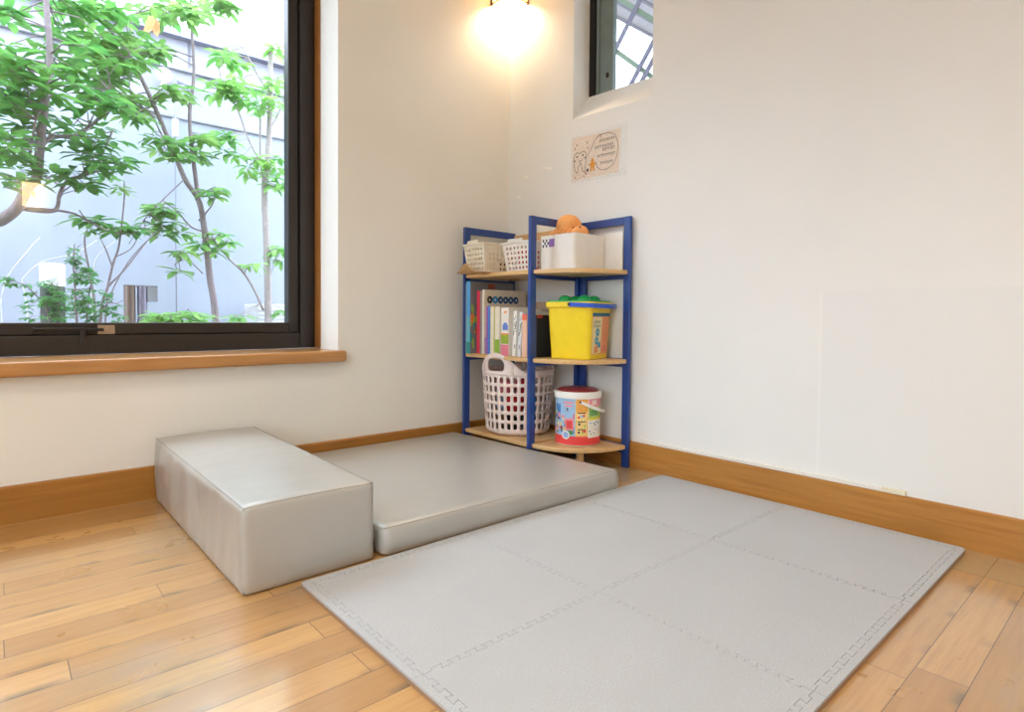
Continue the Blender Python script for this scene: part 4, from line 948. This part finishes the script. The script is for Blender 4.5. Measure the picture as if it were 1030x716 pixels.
# slim tree beside the frame
rp = at(270, 322, 1.9); rp = Vector((rp.x, rp.y, -.15))
st = [(rooted([(270, 322), (268, 240), (266, 190), (270, 150), (272, 100), (272, 50), (270, -10)], 1.9), (.026, .014)), (A_([(267, 195), (262, 158), (262, 120)], 1.9, .1), (.009, .006)), (A_([(266, 170), (250, 140), (238, 108), (225, 92)], 1.9, -.1), (.006, .003)),
      (A_([(272, 95), (262, 80), (250, 58), (240, 40)], 1.9, -.05), (.007, .003)), (A_([(265, 312), (255, 290), (243, 272), (232, 262), (222, 250), (214, 240)], 1.9, -.15), (.009, .004)), (A_([(272, 130), (282, 110), (290, 90)], 1.9), (.005, .003)), (A_([(268, 285), (274, 272), (276, 262)], 1.9), (.004, .002))]
plant('leafy_tree', 'slim pale trunked tree beside the right edge of the garden window', 'tree', st,
      [(236, 58, 14, 10, 1.75, 1.95, 8), (222, 88, 18, 10, 1.75, 1.95, 10), (248, 92, 16, 10, 1.75, 2.0, 8), (262, 104, 20, 10, 1.75, 2.0, 8), (228, 138, 8, 4, 1.8, 1.85, 3), (234, 154, 10, 3, 1.8, 1.85, 3), (258, 166, 14, 9, 1.75, 1.9, 7), (279, 172, 7, 20, 1.8, 1.95, 8), (216, 243, 17, 10, 1.72, 1.8, 10), (252, 264, 8, 5, 1.8, 1.85, 3), (282, 250, 6, 12, 1.8, 1.9, 6), (276, 85, 8, 8, 1.8, 1.95, 4), (283, 312, 4, 6, 1.85, 1.9, 2), (240, 318, 8, 2, 1.8, 1.9, 3), (275, 52, 5, 6, 1.8, 1.9, 3)],
      .092, LEAFC, BARKL, 21, rp)
# bare twiggy shrub
rp = at(100, 325, 1.5); rp = Vector((rp.x, rp.y, -.15))
st = [(rooted([(96, 325), (92, 285), (85, 245), (88, 230)], 1.5), (.008, .003)), (rooted([(101, 325), (108, 290), (114, 265), (120, 245), (125, 200), (125, 182)], 1.5), (.008, .003)), (A_([(109, 288), (128, 268), (150, 240), (165, 226)], 1.5, .1), (.005, .002)), (A_([(113, 268), (106, 250), (100, 238)], 1.5), (.004, .002)), (rooted([(106, 325), (112, 295), (130, 262), (150, 240)], 1.52), (.005, .002)), (A_([(117, 258), (132, 250), (140, 236)], 1.5), (.003, .002))]
plant('twiggy_shrub', 'thin twiggy shrub with few leaves behind the window latch', 'shrub', st, [(88, 232, 8, 5, 1.45, 1.55, 2), (122, 190, 6, 6, 1.45, 1.55, 2)], .06, LEAFB, BARK, 31, rp, twig=.002)
# low bush, fern bush
rp = at(182, 330, 1.35); rp = Vector((rp.x, rp.y, -.15))
plant('low_shrub', 'low broad leaved green shrub just above the sash', 'shrub', [([rp, Vector((rp.x, rp.y, .3)), at(180, 322, 1.35)], (.012, .006)), ([Vector((rp.x, rp.y, .3)), at(165, 325, 1.3)], (.006, .003)), ([Vector((rp.x, rp.y, .3)), at(200, 323, 1.35)], (.006, .003))],
      [(180, 320, 26, 6, 1.2, 1.45, 18), (162, 322, 10, 4, 1.2, 1.4, 5)], .085, LEAFC, BARK, 41, rp, hang=.1)
rp = at(78, 330, 1.2); rp = Vector((rp.x, rp.y, -.15))
st = [([rp, Vector((rp.x, rp.y, .4)), at(76, 300, 1.18), at(74, 262, 1.15), at(75, 245, 1.15)], (.007, .002)), ([rp, at(88, 315, 1.2), at(92, 285, 1.2)], (.005, .002)), ([rp, at(60, 315, 1.0), at(52, 285, .97)], (.005, .002)), ([rp, at(48, 318, .98), at(42, 308, .97)], (.004, .002)), ([rp, at(100, 322, 1.2), at(118, 305, 1.2)], (.004, .002)), (A_([(60, 312), (40, 300), (25, 287), (5, 280)], 1.0), (.003, .002))]
plant('fern_bush', 'feathery small leaved green bush around the bollard light', 'shrub', st,
      [(84, 288, 14, 20, 1.05, 1.3, 34), (84, 312, 20, 12, 1.05, 1.3, 26), (54, 305, 14, 18, .92, 1.0, 26), (48, 290, 6, 10, .92, 1.0, 6), (76, 258, 5, 10, 1.1, 1.2, 8), (30, 295, 10, 10, .95, 1.05, 4), (8, 282, 8, 4, .98, 1.02, 5), (112, 306, 14, 12, 1.15, 1.25, 10), (118, 318, 8, 5, 1.15, 1.25, 4), (28, 315, 8, 8, 1., 1.1, 4)], .030, FERN, BARK, 51, rp, wr=.5, twig=.0012, npl=(6, 9))
# pale dry vine stems against the wall
rp = at(12, 325, 2.2); rp = Vector((rp.x, rp.y, -.15)); t = thing('dry_vine', 'pale dry vine stems curling in front of the garden wall', 'vine', rp)
for pts in ([(2, 325), (1, 303), (8, 278), (30, 250), (41, 238)], [(28, 325), (23, 286), (25, 278), (43, 263), (75, 255), (100, 240)], [(92, 290), (93, 278), (98, 258), (118, 241)]):
    P = A_(pts, 2.2); P = [Vector((P[0].x, P[0].y, -.15))]+P; m = MB(); Q = []
    for i in range(len(P)-1):
        p0, p1, p2, p3 = P[max(i-1, 0)], P[i], P[i+1], P[min(i+2, len(P)-1)]
        for k in range(6): u = k/6; Q.append(.5*((2*p1)+(p2-p0)*u+(2*p0-5*p1+4*p2-p3)*u*u+(3*p1-p0-3*p2+p3)*u**3))
    m.tube([q-rp for q in Q], .0036, 6); m.obj('stem', mat('pale_stem', (196, 194, 198), .8), t, smooth=True)
# warm lamp reflection in the glass, imitated by orange leaf shapes in the middle tree
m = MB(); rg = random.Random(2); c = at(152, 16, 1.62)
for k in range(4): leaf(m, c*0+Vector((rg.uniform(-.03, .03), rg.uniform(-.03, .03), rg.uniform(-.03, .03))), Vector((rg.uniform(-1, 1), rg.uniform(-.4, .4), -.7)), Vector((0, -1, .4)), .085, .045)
OL = leaf_mat('reflection_orange', (240, 160, 110), (250, 190, 140)); o = m.obj('reflection_leaves', OL, smooth=True); o.parent = [q for q in bpy.data.objects if q.name == 'leafy_tree.001'][0]; o.location = c-o.parent.location

# ------------------------------------------------------------------ outside the small window: lattice and pale eave
t = thing('lattice_screen', 'diagonal lattice bars outside the small high window', 'lattice', (.6, -.25, 1.2))
LAT = mat('lattice_grey', (120, 118, 140), .6, .12, 20); LAT2 = mat('lattice_green', (130, 150, 128), .6, .12, 20)
def bars(ang, offs, w, mm, x):
    for o_ in offs:
        d = Vector((0, math.cos(ang), math.sin(ang))); q = Vector((0, -math.sin(ang), math.cos(ang))); c = Vector((x, 0, .75))+q*o_
        m = MB(); P = [c+d*a*1.1+q*b*w/2 for a, b in ((-1, -1), (1, -1), (1, 1), (-1, 1))]
        A = [m.b.verts.new(p) for p in P]; Bq = [m.b.verts.new(p+Vector((.012, 0, 0))) for p in P]
        for i in range(4): m.vf([A[i], A[(i+1) % 4], Bq[(i+1) % 4], Bq[i]])
        m.vf(A); m.vf(Bq); m.obj('bar', mm, t)
q1 = Vector((-math.sin(math.radians(128)), math.cos(math.radians(128)))); q2 = Vector((-math.sin(math.radians(41.4)), math.cos(math.radians(41.4))))
rel = lambda y, z: Vector((y+.25, z-1.95))
oa = rel(-.148, 1.997).dot(q1); ob = rel(-.2295, 1.7565).dot(q1); oc = rel(-.1412, 1.999).dot(q2)
stp = abs(oa-ob)
bars(math.radians(128), [oa-stp, oa, ob if ob != oa else oa+stp, ob+(ob-oa), ob+.055*(1 if ob > oa else -1)], .022, LAT, .0)
bars(math.radians(41.4), [oc-2*stp, oc-stp, oc, oc+stp, oc+2*stp], .024, LAT2, .013)
for y in (-1.2, 1.0):
    m = MB(); m.box(.0, .04, y-.02, y+.02, -1.35, 1.7); m.obj('post', LAT, t)
t = thing('eave', 'pale slatted eave overhanging outside the small high window', 'eave', (.16, -1.5, 2.66))
m = MB(); m.box(0, 4.2, -2.4, 1.97, 0, .1); m.obj('soffit', mat('soffit_white', (214, 214, 226), .6), t)
for k in range(16):
    m = MB(); m.box(0, 4.2, 1.97-.125*k-.018, 1.97-.125*k, -.016, -.0005); m.obj('slat', mat('slat_grey', (150, 152, 168), .6), t)

# ------------------------------------------------------------------ sky and render look
w = bpy.data.worlds.new('sky'); SC.world = w; w.use_nodes = True; bg = w.node_tree.nodes['Background']
bg.inputs[0].default_value = (.75, .85, 1.0, 1); bg.inputs[1].default_value = 9.0
SC.view_settings.view_transform = 'Standard'; SC.view_settings.look = 'None'; SC.view_settings.gamma = 1; SC.view_settings.use_curve_mapping = False
SC.view_settings.exposure = 0.09
SC.cycles.max_bounces = 10; SC.cycles.diffuse_bounces = 6; SC.cycles.transparent_max_bounces = 16
